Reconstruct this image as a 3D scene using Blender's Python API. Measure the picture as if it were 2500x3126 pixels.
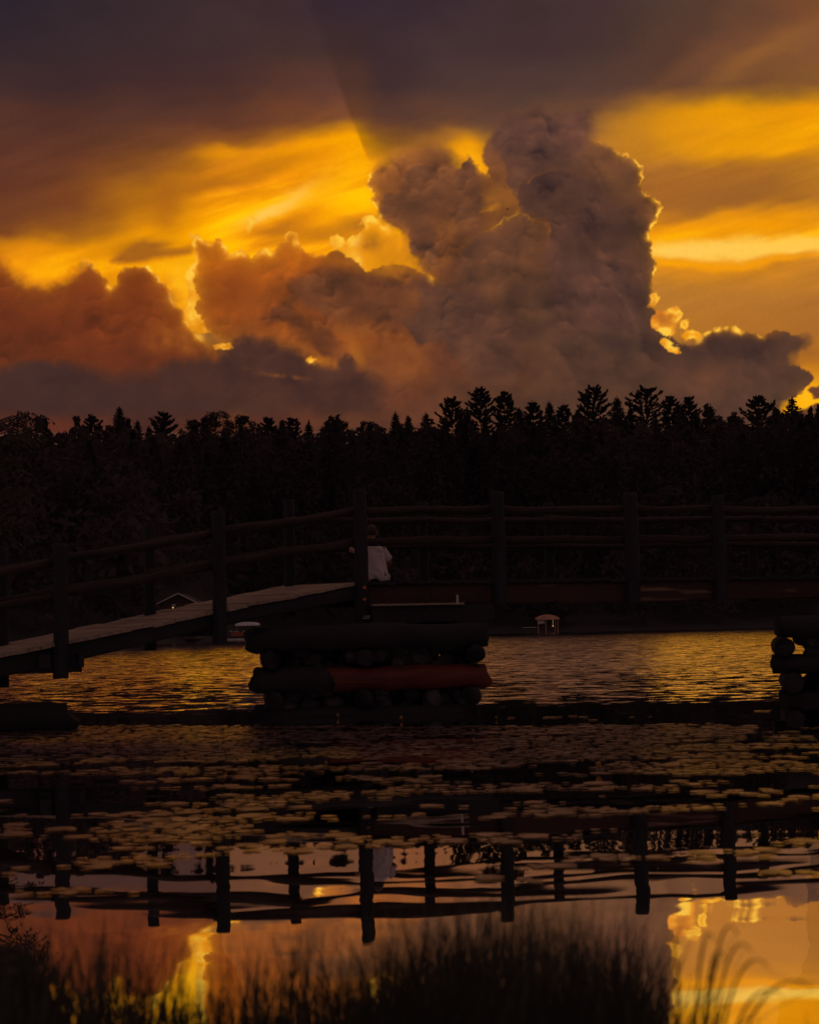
import bpy, math, random
import numpy as np
from mathutils import Vector, Matrix

for o in list(bpy.data.objects): bpy.data.objects.remove(o)
scene = bpy.context.scene
COL = scene.collection
R = math.radians

# ================================================================= CAMERA
FPX = 5000.0                       # focal length in pixels of the 2500 px wide photograph
PITCH = math.atan(345/FPX); ROLL = .0205; CAMH = 1.32
_f = np.array([0, math.cos(PITCH), math.sin(PITCH)]); _u0 = np.array([0, -math.sin(PITCH), math.cos(PITCH)]); _r0 = np.array([1., 0, 0])
_r = math.cos(ROLL)*_r0 - math.sin(ROLL)*_u0; _u = math.sin(ROLL)*_r0 + math.cos(ROLL)*_u0
cam = bpy.data.cameras.new('camera'); cam_o = bpy.data.objects.new('camera', cam); COL.objects.link(cam_o)
cam.sensor_fit = 'HORIZONTAL'; cam.sensor_width = 36; cam.lens = 72
cam.clip_start = .1; cam.clip_end = 20000
cam_o.matrix_world = Matrix(((_r[0], _u[0], -_f[0], 0), (_r[1], _u[1], -_f[1], 0), (_r[2], _u[2], -_f[2], CAMH), (0, 0, 0, 1)))
cam.dof.use_dof = True; cam.dof.focus_distance = 75; cam.dof.aperture_fstop = 4.2; cam.dof.aperture_blades = 9
scene.camera = cam_o
scene.render.resolution_x = 818; scene.render.resolution_y = 1024
def at(x, y, d):
    """world point seen at photo pixel (x, y) when it stands d metres out on the lake"""
    v = (x-1250)*_r - (y-1563)*_u + FPX*_f
    v = v*(d/v[1]); return np.array([v[0], v[1], v[2]+CAMH])

# ================================================================= LIGHT
SUN_AZ, SUN_EL = R(3.2), R(8.5)
world = bpy.data.worlds.new("World"); scene.world = world; world.use_nodes = True
wn = world.node_tree.nodes; wl = world.node_tree.links
for n in list(wn): wn.remove(n)
wo = wn.new('ShaderNodeOutputWorld'); wb = wn.new('ShaderNodeBackground'); ws = wn.new('ShaderNodeTexSky')
ws.sky_type = 'NISHITA'; ws.sun_disc = False; ws.sun_elevation = SUN_EL; ws.sun_rotation = SUN_AZ
wb.inputs[1].default_value = .05
wl.new(ws.outputs[0], wb.inputs[0]); wl.new(wb.outputs[0], wo.inputs[0])
sun = bpy.data.lights.new('sun', 'SUN'); sun.energy = 2.0; sun.angle = R(20); sun.color = (1, .62, .28)
sun_o = bpy.data.objects.new('sun', sun); COL.objects.link(sun_o)
sd = Vector((math.sin(SUN_AZ)*math.cos(SUN_EL), math.cos(SUN_AZ)*math.cos(SUN_EL), math.sin(SUN_EL)))
sun_o.rotation_euler = sd.to_track_quat('Z', 'Y').to_euler()
VEIL = .004                        # how much of the clear sky and sun comes through the cloud cover
scene.view_settings.view_transform = 'Standard'; scene.view_settings.look = 'None'
scene.view_settings.exposure = 0; scene.view_settings.gamma = 1
try: scene.view_settings.use_curve_mapping = False
except Exception: pass

# ================================================================= HELPERS
def tag(o, label=None, cat=None, group=None, kind=None):
    if label: o['label'] = label
    if cat: o['category'] = cat
    if group: o['group'] = group
    if kind: o['kind'] = kind
    return o
def link(o, parent=None):
    COL.objects.link(o)
    if parent is not None: o.parent = parent
    return o
def empty(name, loc=(0, 0, 0), rz=0):
    o = bpy.data.objects.new(name, None); o.location = loc; o.rotation_euler = (0, 0, rz); o.empty_display_size = .2
    return link(o)
class MB:
    """collects vertices and faces of one mesh"""
    def __init__(s): s.v = []; s.f = []; s.n = 0
    def add(s, v, f):
        v = np.asarray(v, float).reshape(-1, 3); s.v.append(v); s.f += [tuple(int(i)+s.n for i in q) for q in f]; s.n += len(v); return s
    def box(s, c, size, rz=0, M=None, bev=0):
        a, b, h = np.array(size)/2
        v = np.array([(x, y, z) for z in (-h, h) for x, y in ((-a, -b), (a, -b), (a, b), (-a, b))])
        if M is not None: v = v @ np.array(M).T
        if rz: cs, sn = math.cos(rz), math.sin(rz); v = np.column_stack([v[:, 0]*cs-v[:, 1]*sn, v[:, 0]*sn+v[:, 1]*cs, v[:, 2]])
        return s.add(v+np.array(c), [(3, 2, 1, 0), (4, 5, 6, 7), (0, 1, 5, 4), (1, 2, 6, 5), (2, 3, 7, 6), (3, 0, 4, 7)])
    def beam(s, p, q, w, h):
        """a plank from p to q, w wide and h high"""
        p = np.array(p, float); q = np.array(q, float); d = q-p; L = np.linalg.norm(d); d /= L
        side = np.cross(d, (0, 0, 1.)); side /= np.linalg.norm(side); up = np.cross(side, d)
        v = [e + side*a*w/2 + up*b*h/2 for e in (p, q) for a, b in ((-1, -1), (1, -1), (1, 1), (-1, 1))]
        return s.add(v, [(3, 2, 1, 0), (4, 5, 6, 7), (0, 1, 5, 4), (1, 2, 6, 5), (2, 3, 7, 6), (3, 0, 4, 7)])
    def tube(s, pts, rad, n=10, seed=0, rough=0., cap=True):
        """round bar through pts with a radius at each; rough = uneven like a peeled log"""
        pts = np.array(pts, float); rad = np.broadcast_to(rad, (len(pts),)); rng = np.random.default_rng(seed)
        ph = rng.uniform(0, 6.28, 4); ring = []
        t = np.gradient(pts, axis=0); t /= np.linalg.norm(t, axis=1)[:, None]
        ref = np.array([0, 0, 1.]) if abs(t[0][2]) < .9 else np.array([1., 0, 0])
        for k, (p, d) in enumerate(zip(pts, t)):
            a = np.cross(d, ref); a /= np.linalg.norm(a); b = np.cross(a, d)
            th = np.arange(n)*2*np.pi/n
            rr = rad[k]*(1+rough*(np.sin(2*th+ph[0]+k*.35)*.5+np.sin(3*th+ph[1]-k*.5)*.4+rng.normal(0, .25, n)))
            ring.append(p + a*(np.cos(th)*rr)[:, None] + b*(np.sin(th)*rr)[:, None])
        v = np.vstack(ring); f = []
        for k in range(len(pts)-1):
            for i in range(n): j = (i+1) % n; f.append((k*n+i, k*n+j, (k+1)*n+j, (k+1)*n+i))
        if cap:
            m = len(v); v = np.vstack([v, pts[0], pts[-1]])
            for i in range(n): j = (i+1) % n; f.append((j, i, m)); f.append(((len(pts)-1)*n+i, (len(pts)-1)*n+j, m+1))
        return s.add(v, f)
    def log(s, p, q, r, seed=0, segs=12, n=14, rough=.06, sag=.0, r2=None):
        """a log with slightly rounded ends, knots and sweep"""
        p = np.array(p, float); q = np.array(q, float); rng = np.random.default_rng(seed); r2 = r if r2 is None else r2
        L = np.linalg.norm(q-p); e = min(.035/L, .04)
        ts = np.concatenate([[0, e*.35, e], np.linspace(e, 1-e, segs)[1:-1], [1-e, 1-e*.35, 1]])
        w = rng.normal(0, .012, (len(ts), 3)); w = (w+np.roll(w, 1, 0)+np.roll(w, -1, 0))/2
        pts = p+(q-p)*ts[:, None]+w; pts[:, 2] -= sag*np.sin(ts*np.pi)
        rad = (r+(r2-r)*ts)*(1+rng.normal(0, .03, len(ts))); rad[[0, -1]] *= .86; rad[[1, -2]] *= .95
        return s.tube(pts, rad, n, seed, rough)
    def build(s, name, m, parent=None, smooth=False):
        me = bpy.data.meshes.new(name); me.from_pydata(np.vstack(s.v).tolist(), [], s.f); me.update()
        if smooth: me.polygons.foreach_set('use_smooth', [True]*len(me.polygons))
        o = bpy.data.objects.new(name, me)
        for mm in (m if isinstance(m, (list, tuple)) else [m]): me.materials.append(mm)
        return link(o, parent)
def quads_obj(name, V, m, parent=None, smooth=False, nv=4):
    """V: (N, nv, 3) one face each"""
    V = np.ascontiguousarray(V, dtype=np.float32); N = len(V)
    me = bpy.data.meshes.new(name); me.vertices.add(N*nv); me.vertices.foreach_set('co', V.ravel())
    me.loops.add(N*nv); me.loops.foreach_set('vertex_index', np.arange(N*nv, dtype=np.int32))
    me.polygons.add(N); me.polygons.foreach_set('loop_start', np.arange(N, dtype=np.int32)*nv)
    me.update(calc_edges=True); me.materials.append(m)
    return link(bpy.data.objects.new(name, me), parent)
def mesh_np(name, v, faces, m, smooth=True):
    v = np.ascontiguousarray(v, dtype=np.float32); faces = np.ascontiguousarray(faces, dtype=np.int32)
    me = bpy.data.meshes.new(name); me.vertices.add(len(v)); me.vertices.foreach_set('co', v.ravel())
    k = faces.shape[1]; me.loops.add(faces.size); me.loops.foreach_set('vertex_index', faces.ravel())
    me.polygons.add(len(faces)); me.polygons.foreach_set('loop_start', np.arange(len(faces), dtype=np.int32)*k)
    me.update(calc_edges=True)
    if smooth: me.polygons.foreach_set('use_smooth', np.ones(len(faces), bool))
    if m: me.materials.append(m)
    return link(bpy.data.objects.new(name, me))
def grid_faces(nx, ny):
    i, j = np.meshgrid(np.arange(nx-1), np.arange(ny-1)); a = (j*nx+i).ravel()
    return np.column_stack([a, a+1, a+nx+1, a+nx])

# ----------------------------------------------------------------- materials
class NT:
    def __init__(s, name):
        s.m = bpy.data.materials.new(name); s.m.use_nodes = True; s.t = s.m.node_tree
        for n in list(s.t.nodes): s.t.nodes.remove(n)
        s.out = s.t.nodes.new('ShaderNodeOutputMaterial')
    def n(s, kind, **kw):
        nd = s.t.nodes.new(kind)
        for k, v in kw.items():
            if k.startswith('i_'): nd.inputs[int(k[2:]) if k[2:].isdigit() else k[2:].replace('_', ' ')].default_value = v
            else: setattr(nd, k, v)
        return nd
    def l(s, a, b): s.t.links.new(a, b); return s
    def math(s, op, a, b=None, c=None):
        nd = s.n('ShaderNodeMath', operation=op)
        for i, v in enumerate((a, b, c)):
            if v is None: continue
            if isinstance(v, (int, float)): nd.inputs[i].default_value = v
            else: s.l(v, nd.inputs[i])
        return nd.outputs[0]
    def ramp(s, src, stops):
        nd = s.n('ShaderNodeValToRGB'); e = nd.color_ramp.elements
        while len(e) < len(stops): e.new(.5)
        for k, (p, c) in enumerate(stops): e[k].position = p; e[k].color = (*c, 1) if len(c) == 3 else c
        s.l(src, nd.inputs[0]); return nd.outputs[0]
    def noise(s, vec, scale, detail=4, rough=.55):
        nd = s.n('ShaderNodeTexNoise'); nd.inputs['Scale'].default_value = scale; nd.inputs['Detail'].default_value = detail; nd.inputs['Roughness'].default_value = rough
        if vec is not None: s.l(vec, nd.inputs['Vector'])
        return nd.outputs['Fac']
    def mapping(s, vec, sc=(1, 1, 1)):
        nd = s.n('ShaderNodeMapping'); nd.inputs['Scale'].default_value = sc; s.l(vec, nd.inputs['Vector']); return nd.outputs[0]
def wood(name, c0, c1, stretch=(.6, 9, 9), rough=.75, bump=.3, patch=None, scale=1.):
    t = NT(name); g = t.n('ShaderNodeTexCoord'); v = t.mapping(g.outputs['Object'], stretch)
    f = t.noise(v, 4*scale, 6, .65); f2 = t.noise(g.outputs['Object'], 1.3*scale, 3)
    col = t.ramp(t.math('ADD', t.math('MULTIPLY', f, .6), t.math('MULTIPLY', f2, .4)), [(.33, c0), (.66, c1)])
    if patch:
        pf = t.ramp(t.noise(t.mapping(g.outputs['Object'], patch[1]), patch[2], 2), [(patch[3], (0, 0, 0)), (patch[3]+.06, (1, 1, 1))])
        mx = t.n('ShaderNodeMix', data_type='RGBA'); t.l(pf, mx.inputs[0]); t.l(col, mx.inputs[6]); mx.inputs[7].default_value = (*patch[0], 1); col = mx.outputs[2]
    b = t.n('ShaderNodeBump'); b.inputs['Strength'].default_value = bump; b.inputs['Distance'].default_value = .02; t.l(f, b.inputs['Height'])
    p = t.n('ShaderNodeBsdfPrincipled'); p.inputs['Roughness'].default_value = rough; p.inputs['Specular IOR Level'].default_value = .25
    t.l(col, p.inputs['Base Color']); t.l(b.outputs[0], p.inputs['Normal']); t.l(p.outputs[0], t.out.inputs[0]); return t.m
def plain(name, c, rough=.6, var=.25, scale=3., metal=0., spec=.5, trans=0.):
    t = NT(name); g = t.n('ShaderNodeTexCoord'); f = t.noise(g.outputs['Object'], scale, 4)
    col = t.ramp(f, [(.3, tuple(x*(1-var) for x in c)), (.7, tuple(min(1, x*(1+var)) for x in c))])
    p = t.n('ShaderNodeBsdfPrincipled'); p.inputs['Roughness'].default_value = rough; p.inputs['Metallic'].default_value = metal; p.inputs['Specular IOR Level'].default_value = spec
    t.l(col, p.inputs['Base Color']); sh = p.outputs[0]
    if trans:
        tr = t.n('ShaderNodeBsdfTranslucent'); t.l(col, tr.inputs[0]); mx = t.n('ShaderNodeMixShader'); mx.inputs[0].default_value = trans
        t.l(sh, mx.inputs[1]); t.l(tr.outputs[0], mx.inputs[2]); sh = mx.outputs[0]
    t.l(sh, t.out.inputs[0]); return t.m
def lampmat(name, c, s):
    t = NT(name); e = t.n('ShaderNodeEmission'); e.inputs[0].default_value = (*c, 1); e.inputs[1].default_value = s; t.l(e.outputs[0], t.out.inputs[0]); return t.m
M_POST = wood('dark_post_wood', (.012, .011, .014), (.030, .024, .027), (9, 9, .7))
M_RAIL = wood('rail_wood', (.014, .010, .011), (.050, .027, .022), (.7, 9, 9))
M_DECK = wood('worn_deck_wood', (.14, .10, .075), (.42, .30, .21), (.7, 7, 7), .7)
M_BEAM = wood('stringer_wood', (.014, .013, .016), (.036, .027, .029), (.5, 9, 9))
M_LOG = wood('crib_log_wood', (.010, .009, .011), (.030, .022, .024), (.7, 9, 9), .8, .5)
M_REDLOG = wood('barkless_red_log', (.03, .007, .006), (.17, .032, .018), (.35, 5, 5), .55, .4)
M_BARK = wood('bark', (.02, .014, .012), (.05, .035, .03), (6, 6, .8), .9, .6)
M_ROCK = plain('rock', (.05, .032, .025), .8, .6, 3)
M_PINE = plain('pine_needles', (.07, .058, .062), .8, .4, .35, spec=.1, trans=.1)
M_LEAF = plain('broad_leaves', (.06, .05, .04), .7, .45, .5, spec=.2, trans=.15)
M_FOREST = plain('forest_leaves', (.070, .052, .056), .85, .4, .04, spec=.05, trans=.4)
M_GRASS = plain('grass_blades', (.055, .05, .035), .6, .5, 9, spec=.3, trans=.25)

# ================================================================= SKY
# ---------------------------------------------------------------- sky colours
# the evening sky as a function of direction; chart units: 3448 per unit tangent,
# (862,1078) is the chart centre, y runs downwards
def _hash(ix, iy, s):
    h = (ix.astype(np.int64) * 374761393 + iy.astype(np.int64) * 668265263 + s * 974634777) & 0x7fffffff
    h = ((h ^ (h >> 13)) * 1274126177) & 0x7fffffff
    h = ((h ^ (h >> 16)) * 668265263) & 0x7fffffff
    return ((h ^ (h >> 15)) & 0xffffff) / float(0xffffff)
def gnoise(x, y, s=0):
    ix = np.floor(x); iy = np.floor(y); fx = x - ix; fy = y - iy
    ux = fx*fx*fx*(fx*(fx*6-15)+10); uy = fy*fy*fy*(fy*(fy*6-15)+10)
    def g(dx, dy):
        a = _hash(ix+dx, iy+dy, s) * 2*np.pi
        return np.cos(a)*(fx-dx) + np.sin(a)*(fy-dy)
    a = g(0,0); b = g(1,0); c = g(0,1); d = g(1,1)
    return ((a*(1-ux)+b*ux)*(1-uy) + (c*(1-ux)+d*ux)*uy) * 1.5
def fbm(x, y, s=0, o=5, gain=.5):
    v = 0; a = 1.; t = 0
    for k in range(o):
        v = v + a*gnoise(x*2**k+k*17.3, y*2**k-k*9.1, s+k*7); t += a; a *= gain
    return v/t*1.6
def billow(x, y, s=0, o=4, gain=.5):
    v = 0; a = 1.; t = 0
    for k in range(o):
        v = v + a*np.abs(gnoise(x*2**k+k*5.7, y*2**k+k*3.3, s+k*11)); t += a; a *= gain
    return v/t*2 - .45          # low in the creases, high on the puffs
def puffs(x, y, s=0):
    """nearest-puff field: distance to the centre and the offset from it"""
    ix = np.floor(x); iy = np.floor(y); W = 1e-9; bx = 0; by = 0
    for j in (-1, 0, 1):
        for i in (-1, 0, 1):
            cx = ix+i+.1+.8*_hash(ix+i, iy+j, s); cy = iy+j+.1+.8*_hash(ix+i, iy+j, s+91); k = .7+.7*_hash(ix+i, iy+j, s+37)
            w = np.exp(-7.5*((x-cx)**2+(y-cy)**2)*k); W = W+w; bx = bx+w*(x-cx); by = by+w*(y-cy)
    return np.sqrt(np.clip(-np.log(W)/7.5, 0, 1)), bx/W, by/W
def sstep(a, b, x):
    t = np.clip((x-a)/(b-a), 0, 1); return t*t*(3-2*t)
def gridcol(xs, ys, tab, x, y):
    xs = np.array(xs, float); ys = np.array(ys, float); tab = np.array(tab, float)
    i = np.clip(np.searchsorted(xs, x)-1, 0, len(xs)-2); j = np.clip(np.searchsorted(ys, y)-1, 0, len(ys)-2)
    tx = np.clip((x-xs[i])/(xs[i+1]-xs[i]), 0, 1); ty = np.clip((y-ys[j])/(ys[j+1]-ys[j]), 0, 1)
    tx = (.35*tx + .65*tx*tx*(3-2*tx))[:, None]; ty = (.35*ty + .65*ty*ty*(3-2*ty))[:, None]
    return (tab[j,i]*(1-tx)+tab[j,i+1]*tx)*(1-ty) + (tab[j+1,i]*(1-tx)+tab[j+1,i+1]*tx)*ty
def polysdf(P, x, y):
    P = np.array(P, float); n = len(P); best = np.full(x.shape, 1e18); ins = np.zeros(x.shape, bool)
    for k in range(n):
        ax, ay = P[k]; bx, by = P[(k+1) % n]; ex, ey = bx-ax, by-ay
        if ex == 0 and ey == 0: continue
        t = np.clip(((x-ax)*ex + (y-ay)*ey)/(ex*ex+ey*ey), 0, 1)
        best = np.minimum(best, (x-ax-t*ex)**2 + (y-ay-t*ey)**2)
        if ey != 0: ins ^= ((ay > y) != (by > y)) & (x < ex*(y-ay)/ey + ax)
    return np.where(ins, 1, -1)*np.sqrt(best)

BGX = [0,150,300,450,600,740,800,950,1100,1250,1400,1560,1724]
BGY = [0,90,170,240,300,360,420,480,520,560,620,700,760,830,900]
BG = [
 [(44,34,44),(50,38,44),(54,40,44),(60,43,46),(60,42,46),(52,38,48),(54,39,48),(58,42,48),(64,46,48),(68,48,48),(78,56,48),(98,68,48),(120,76,45)],
 [(52,38,44),(54,40,44),(58,41,44),(60,42,44),(66,46,44),(62,43,44),(60,43,48),(66,48,50),(66,46,48),(70,50,48),(84,58,46),(112,74,48),(122,80,48)],
 [(62,42,42),(60,40,42),(66,42,42),(68,43,42),(82,52,44),(84,54,46),(68,47,48),(74,52,50),(76,54,50),(82,58,50),(92,62,48),(110,74,46),(134,90,42)],
 [(84,50,40),(82,48,38),(86,53,42),(92,55,40),(112,68,40),(112,70,42),(92,60,48),(98,66,48),(92,66,50),(104,72,50),(170,116,36),(226,164,6),(234,166,3)],
 [(90,53,40),(92,54,38),(100,61,38),(130,78,36),(190,125,20),(235,165,0),(150,98,42),(175,118,40),(110,76,50),(160,108,48),(206,146,22),(234,168,5),(236,168,4)],
 [(96,56,42),(108,63,38),(130,80,34),(178,114,20),(212,142,10),(245,178,0),(235,165,10),(200,140,25),(140,95,45),(160,105,48),(168,112,42),(165,110,38),(178,125,35)],
 [(98,56,40),(120,70,36),(180,118,20),(225,156,8),(248,178,4),(255,185,0),(252,182,8),(200,140,25),(150,100,45),(150,100,45),(160,105,42),(155,102,42),(164,110,40)],
 [(112,64,36),(160,102,28),(232,164,2),(252,182,0),(246,178,4),(232,162,8),(250,185,6),(200,140,25),(150,100,45),(150,100,45),(238,168,14),(238,172,14),(236,170,18)],
 [(205,136,18),(228,160,5),(246,178,0),(240,172,0),(216,148,14),(236,168,5),(252,186,0),(200,140,25),(150,100,45),(150,100,45),(255,196,40),(255,198,50),(255,200,56)],
 [(228,158,12),(242,174,4),(238,168,4),(250,184,2),(230,160,8),(235,165,5),(250,180,5),(200,140,25),(150,100,45),(150,100,45),(222,156,24),(214,150,28),(200,138,38)],
 [(190,124,22),(236,168,8),(250,182,2),(255,188,10),(250,180,5),(235,165,5),(220,150,5),(200,140,25),(150,100,45),(150,100,45),(178,124,48),(178,124,50),(172,116,48)],
 [(150,90,30),(160,100,30),(190,130,30),(140,96,45),(150,95,40),(150,95,40),(150,95,40),(150,95,40),(150,100,45),(150,100,45),(176,120,44),(172,116,44),(166,110,46)],
 [(110,66,38),(110,66,38),(120,80,38),(150,100,38),(150,100,38),(150,95,40),(150,95,40),(150,95,40),(150,100,45),(150,100,45),(170,115,44),(160,108,46),(184,120,32)],
 [(100,60,40),(100,60,40),(100,60,40),(110,70,40),(110,70,40),(110,70,40),(110,70,40),(110,70,40),(110,70,40),(110,70,40),(160,110,44),(240,170,20),(255,196,20)],
 [(100,60,40),(100,60,40),(100,60,40),(100,60,40),(100,60,40),(100,60,40),(110,70,40),(110,70,40),(110,70,40),(110,70,40),(150,100,44),(240,165,10),(250,180,20)],
]
CUX = [0,150,300,420,500,620,740,860,960,1080,1200,1300,1380,1500,1620,1724]
CUY = [300,380,460,540,600,660,720,780,830,890]
_g = (150,100,40)
CU = [
 [_g,_g,_g,_g,_g,_g,(160,104,46),(140,92,48),(126,84,48),(96,66,52),(98,70,52),(116,80,52),(120,84,50),_g,_g,_g],
 [_g,_g,_g,_g,_g,_g,(150,98,46),(122,78,48),(102,67,48),(118,78,48),(88,60,52),(96,68,52),(108,74,50),_g,_g,_g],
 [_g,_g,_g,_g,_g,_g,(130,84,44),(112,71,46),(96,63,46),(118,78,46),(82,56,50),(84,58,52),(92,64,50),_g,_g,_g],
 [(160,92,32),(146,82,32),(144,80,30),(176,108,24),(166,96,28),(168,98,26),(140,88,32),(150,94,36),(104,67,48),(108,72,48),(82,57,52),(84,59,54),(88,62,52),_g,_g,_g],
 [(118,64,34),(124,66,32),(130,69,30),(150,85,28),(146,82,30),(142,80,32),(94,58,42),(86,55,44),(96,62,48),(86,59,50),(79,55,52),(82,58,54),(88,62,54),_g,_g,_g],
 [(110,59,34),(116,62,34),(124,66,33),(138,77,30),(146,82,32),(136,78,34),(104,65,40),(88,56,45),(80,54,48),(82,57,50),(80,57,52),(86,60,54),(92,66,54),(90,64,54),_g,_g],
 [(100,55,34),(108,58,34),(114,62,35),(124,70,34),(136,78,36),(140,82,37),(150,86,36),(136,82,40),(92,60,47),(84,58,50),(84,60,54),(80,58,54),(80,56,52),(74,52,49),(74,52,49),(84,60,50)],
 [(104,58,36),(106,59,36),(102,57,37),(98,56,38),(90,53,39),(86,52,40),(108,66,40),(120,72,42),(92,58,48),(88,58,50),(86,60,54),(85,60,54),(84,60,54),(78,54,50),(80,57,52),(84,60,50)],
 [(88,51,40),(88,51,40),(84,50,40),(80,49,41),(74,47,42),(76,47,42),(84,51,44),(98,60,44),(90,58,48),(89,60,50),(88,62,54),(88,62,54),(88,62,54),(88,62,54),(80,58,52),(100,70,48)],
 [(92,52,42),(92,52,44),(76,47,44),(84,51,44),(86,52,44),(78,47,42),(86,54,44),(90,56,46),(88,58,48),(88,60,50),(86,61,53),(86,61,53),(86,61,53),(86,61,53),(84,60,52),(100,70,48)],
]
def sky_srgb(x, y):
    """x, y: 1-D chart coordinates -> sRGB 0..255"""
    L = np.array
    out = np.zeros((x.size, 3))
    wx = x + 26*fbm(x/190, y/110, 3, 4); wy = y + 20*fbm(x/210, y/95, 9, 4)
    img = gridcol(BGX, BGY, BG, wx, wy)
    def put(m, col):
        nonlocal img
        m = np.clip(m, 0, 1)[:, None]; img = img*(1-m) + L(col, float)*m
    def ell(cx, cy, rx, ry, ang=0, p=2, w=1.):
        a = np.radians(ang); dx = (x+(wx-x)*w-cx); dy = (y+(wy-y)*w-cy)
        u = (dx*np.cos(a)+dy*np.sin(a))/rx; v = (-dx*np.sin(a)+dy*np.cos(a))/ry
        return np.exp(-(u*u+v*v)**(p/2)*.7)
    # streaks combed along the high veil
    a = np.radians(-17); su = x*np.cos(a)+y*np.sin(a); sv = -x*np.sin(a)+y*np.cos(a)
    st = fbm(su/240, sv/34, 21, 4); st2 = fbm(su/120, sv/15, 31, 3)
    k = sstep(150, 330, y)*sstep(720, 520, y)
    k = k*(.55+.45*sstep(900, 1350, x))
    img = img*(1 + k[:, None]*(st*.16+st2*.02)[:, None]*L([.8, .95, .6]))
    kt = sstep(260, 60, y); img = img*(1+(kt*fbm(x/170, y/130, 41, 4)*.06)[:, None])
    hot = sstep(380,480,x)*sstep(800,760,x)*sstep(285,320,y)*sstep(600,540,y)+.6*sstep(420,300,x)*sstep(500,560,y)*sstep(640,600,y)
    img = img*(1+np.outer(hot,[.10,.095,0])); img = img*(1+.05*np.outer(hot, [1, 1, .3])*np.clip(st*3, -1, 1)[:, None])
    # veil features (cx, cy, rx, ry, angle, colour, opacity, falloff)
    for cx, cy, rx, ry, an, col, al, p in [
        (640,255,75,13,-28,(128,78,38),.5,2),(520,215,60,12,-28,(100,62,40),.5,2),
        (480,322,45,13,-6,(236,164,4),.8,2),(620,322,70,22,-14,(242,170,0),.8,2),(700,312,60,22,-10,(250,176,0),.9,2),
        (560,352,95,15,-10,(206,138,12),.7,2),(690,350,80,18,-16,(216,146,8),.6,2),
        (395,382,70,13,4,(185,118,20),.6,2),(240,400,60,22,20,(165,105,26),.5,2),
        (430,395,130,13,-14,(168,104,24),.6,2),(352,430,26,44,30,(160,98,26),.7,2),(215,455,50,55,20,(140,84,30),.55,2),
        (330,445,60,20,-10,(180,114,20),.5,2),
        (600,425,85,15,-27,(255,202,84),.95,2.4),(560,445,38,12,-32,(255,206,96),.7,2),(690,400,60,16,-22,(255,188,14),.8,2),
        (640,460,60,20,-24,(196,126,20),.8,2),(600,485,70,16,-4,(172,106,26),.75,2),(680,500,50,14,0,(190,124,20),.7,2),
        (740,470,42,20,-10,(150,96,40),.7,2),(740,425,45,18,-20,(255,184,0),.7,2),(690,455,34,22,0,(246,176,0),.7,2),
        (300,520,42,13,-10,(150,92,30),.95,2.4),(275,532,40,9,-16,(150,92,30),.7,2),(350,528,70,7,2,(170,108,22),.8,2),
        (410,520,40,6,-6,(190,124,14),.7,2),(300,550,60,8,0,(212,144,10),.5,2),(350,572,60,14,-6,(255,188,4),.8,2),
        (100,545,60,20,15,(252,178,8),.7,2),(60,520,45,28,20,(226,152,12),.6,2),(235,590,20,20,0,(200,136,14),.5,2),
        (385,600,45,36,60,(255,190,24),.9,2),(150,420,60,26,-30,(118,68,36),.6,2),(40,440,70,26,-12,(112,66,40),.6,2),
        (1600,115,130,24,-27,(146,98,46),.7,2),(1420,150,90,14,-27,(122,82,48),.5,2),(1670,190,90,32,-20,(120,82,46),.6,2),
        (1350,270,60,30,-30,(176,120,36),.7,2),(1500,245,120,22,-8,(232,166,4),.8,2),(1700,230,90,18,-8,(236,164,4),.8,2),
        (1420,285,80,22,-6,(220,156,14),.7,2),(1600,300,110,18,-10,(228,166,8),.7,2),(1330,305,40,30,0,(188,130,34),.8,2),
        (1680,330,100,16,-14,(196,136,28),.6,2),(1600,360,130,14,-12,(164,108,40),.6,2),(1450,400,90,26,-8,(160,104,42),.8,2),
        (1560,410,120,18,-6,(150,98,42),.7,2),(1700,395,60,12,-10,(180,122,36),.6,2),(1420,455,34,12,-14,(170,108,38),.6,2),
        (1440,480,60,9,-17,(232,160,14),.7,2),(1530,455,70,9,-19,(222,154,14),.7,2),(1640,445,80,10,-14,(214,148,20),.6,2),
        (1600,475,110,16,-8,(240,168,4),.8,2),(1430,500,60,15,-12,(255,184,4),.9,2),
        (1560,522,230,17,-4,(255,206,90),.95,3),(1440,530,90,14,-2,(255,206,92),.9,2.6),(1680,508,110,16,-5,(255,206,84),.85,2.6),
        (1440,560,80,9,-3,(252,180,4),.85,2),(1600,549,150,7,-4,(248,174,8),.85,2),(1460,578,60,10,-5,(212,148,34),.6,2),
        (985,320,52,34,0,(244,174,6),1.,3),(1000,352,44,26,20,(252,184,14),.9,3),(930,285,60,16,0,(170,112,42),.6,2),
        (1700,748,60,12,-5,(150,98,44),.5,2),(1610,600,140,30,-3,(180,124,48),.6,2),
    ]:
        put(ell(cx, cy, rx, ry, an, p)*al, col)
    # the shadow edge thrown by the cloud top: brighter wedge left of it
    ex = 646 + .375*y + 1.2e-4*(y-150)**2*sstep(120, 400, y)
    wed = sstep(-3-14*sstep(330, 60, y), 3+6*sstep(330, 60, y), ex + 2*fbm(x/60, y/60, 77, 2) - x)
    dk = (1-wed)*sstep(300, 10, x-ex)*sstep(355, 270, y)
    img = img*(1-dk[:, None]*(.03+.05*sstep(60,200,y)+.20*sstep(250, 310, y))[:, None])
    lt = wed*sstep(110, 0, ex-x)*sstep(300, 200, y)
    img = img*(1+lt[:, None]*(.035+.08*sstep(120,260,y))[:, None])
    lt = wed*sstep(90, 0, ex-x)*sstep(270, 300, y)*sstep(380, 340, y)
    put(lt*.7, (246, 174, 0))
    r1 = sstep(-40, 0, x-(120+.55*y))*sstep(190, 60, x-(120+.55*y))*sstep(300, 120, y)
    img = img*(1+r1[:, None]*.0)
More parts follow.
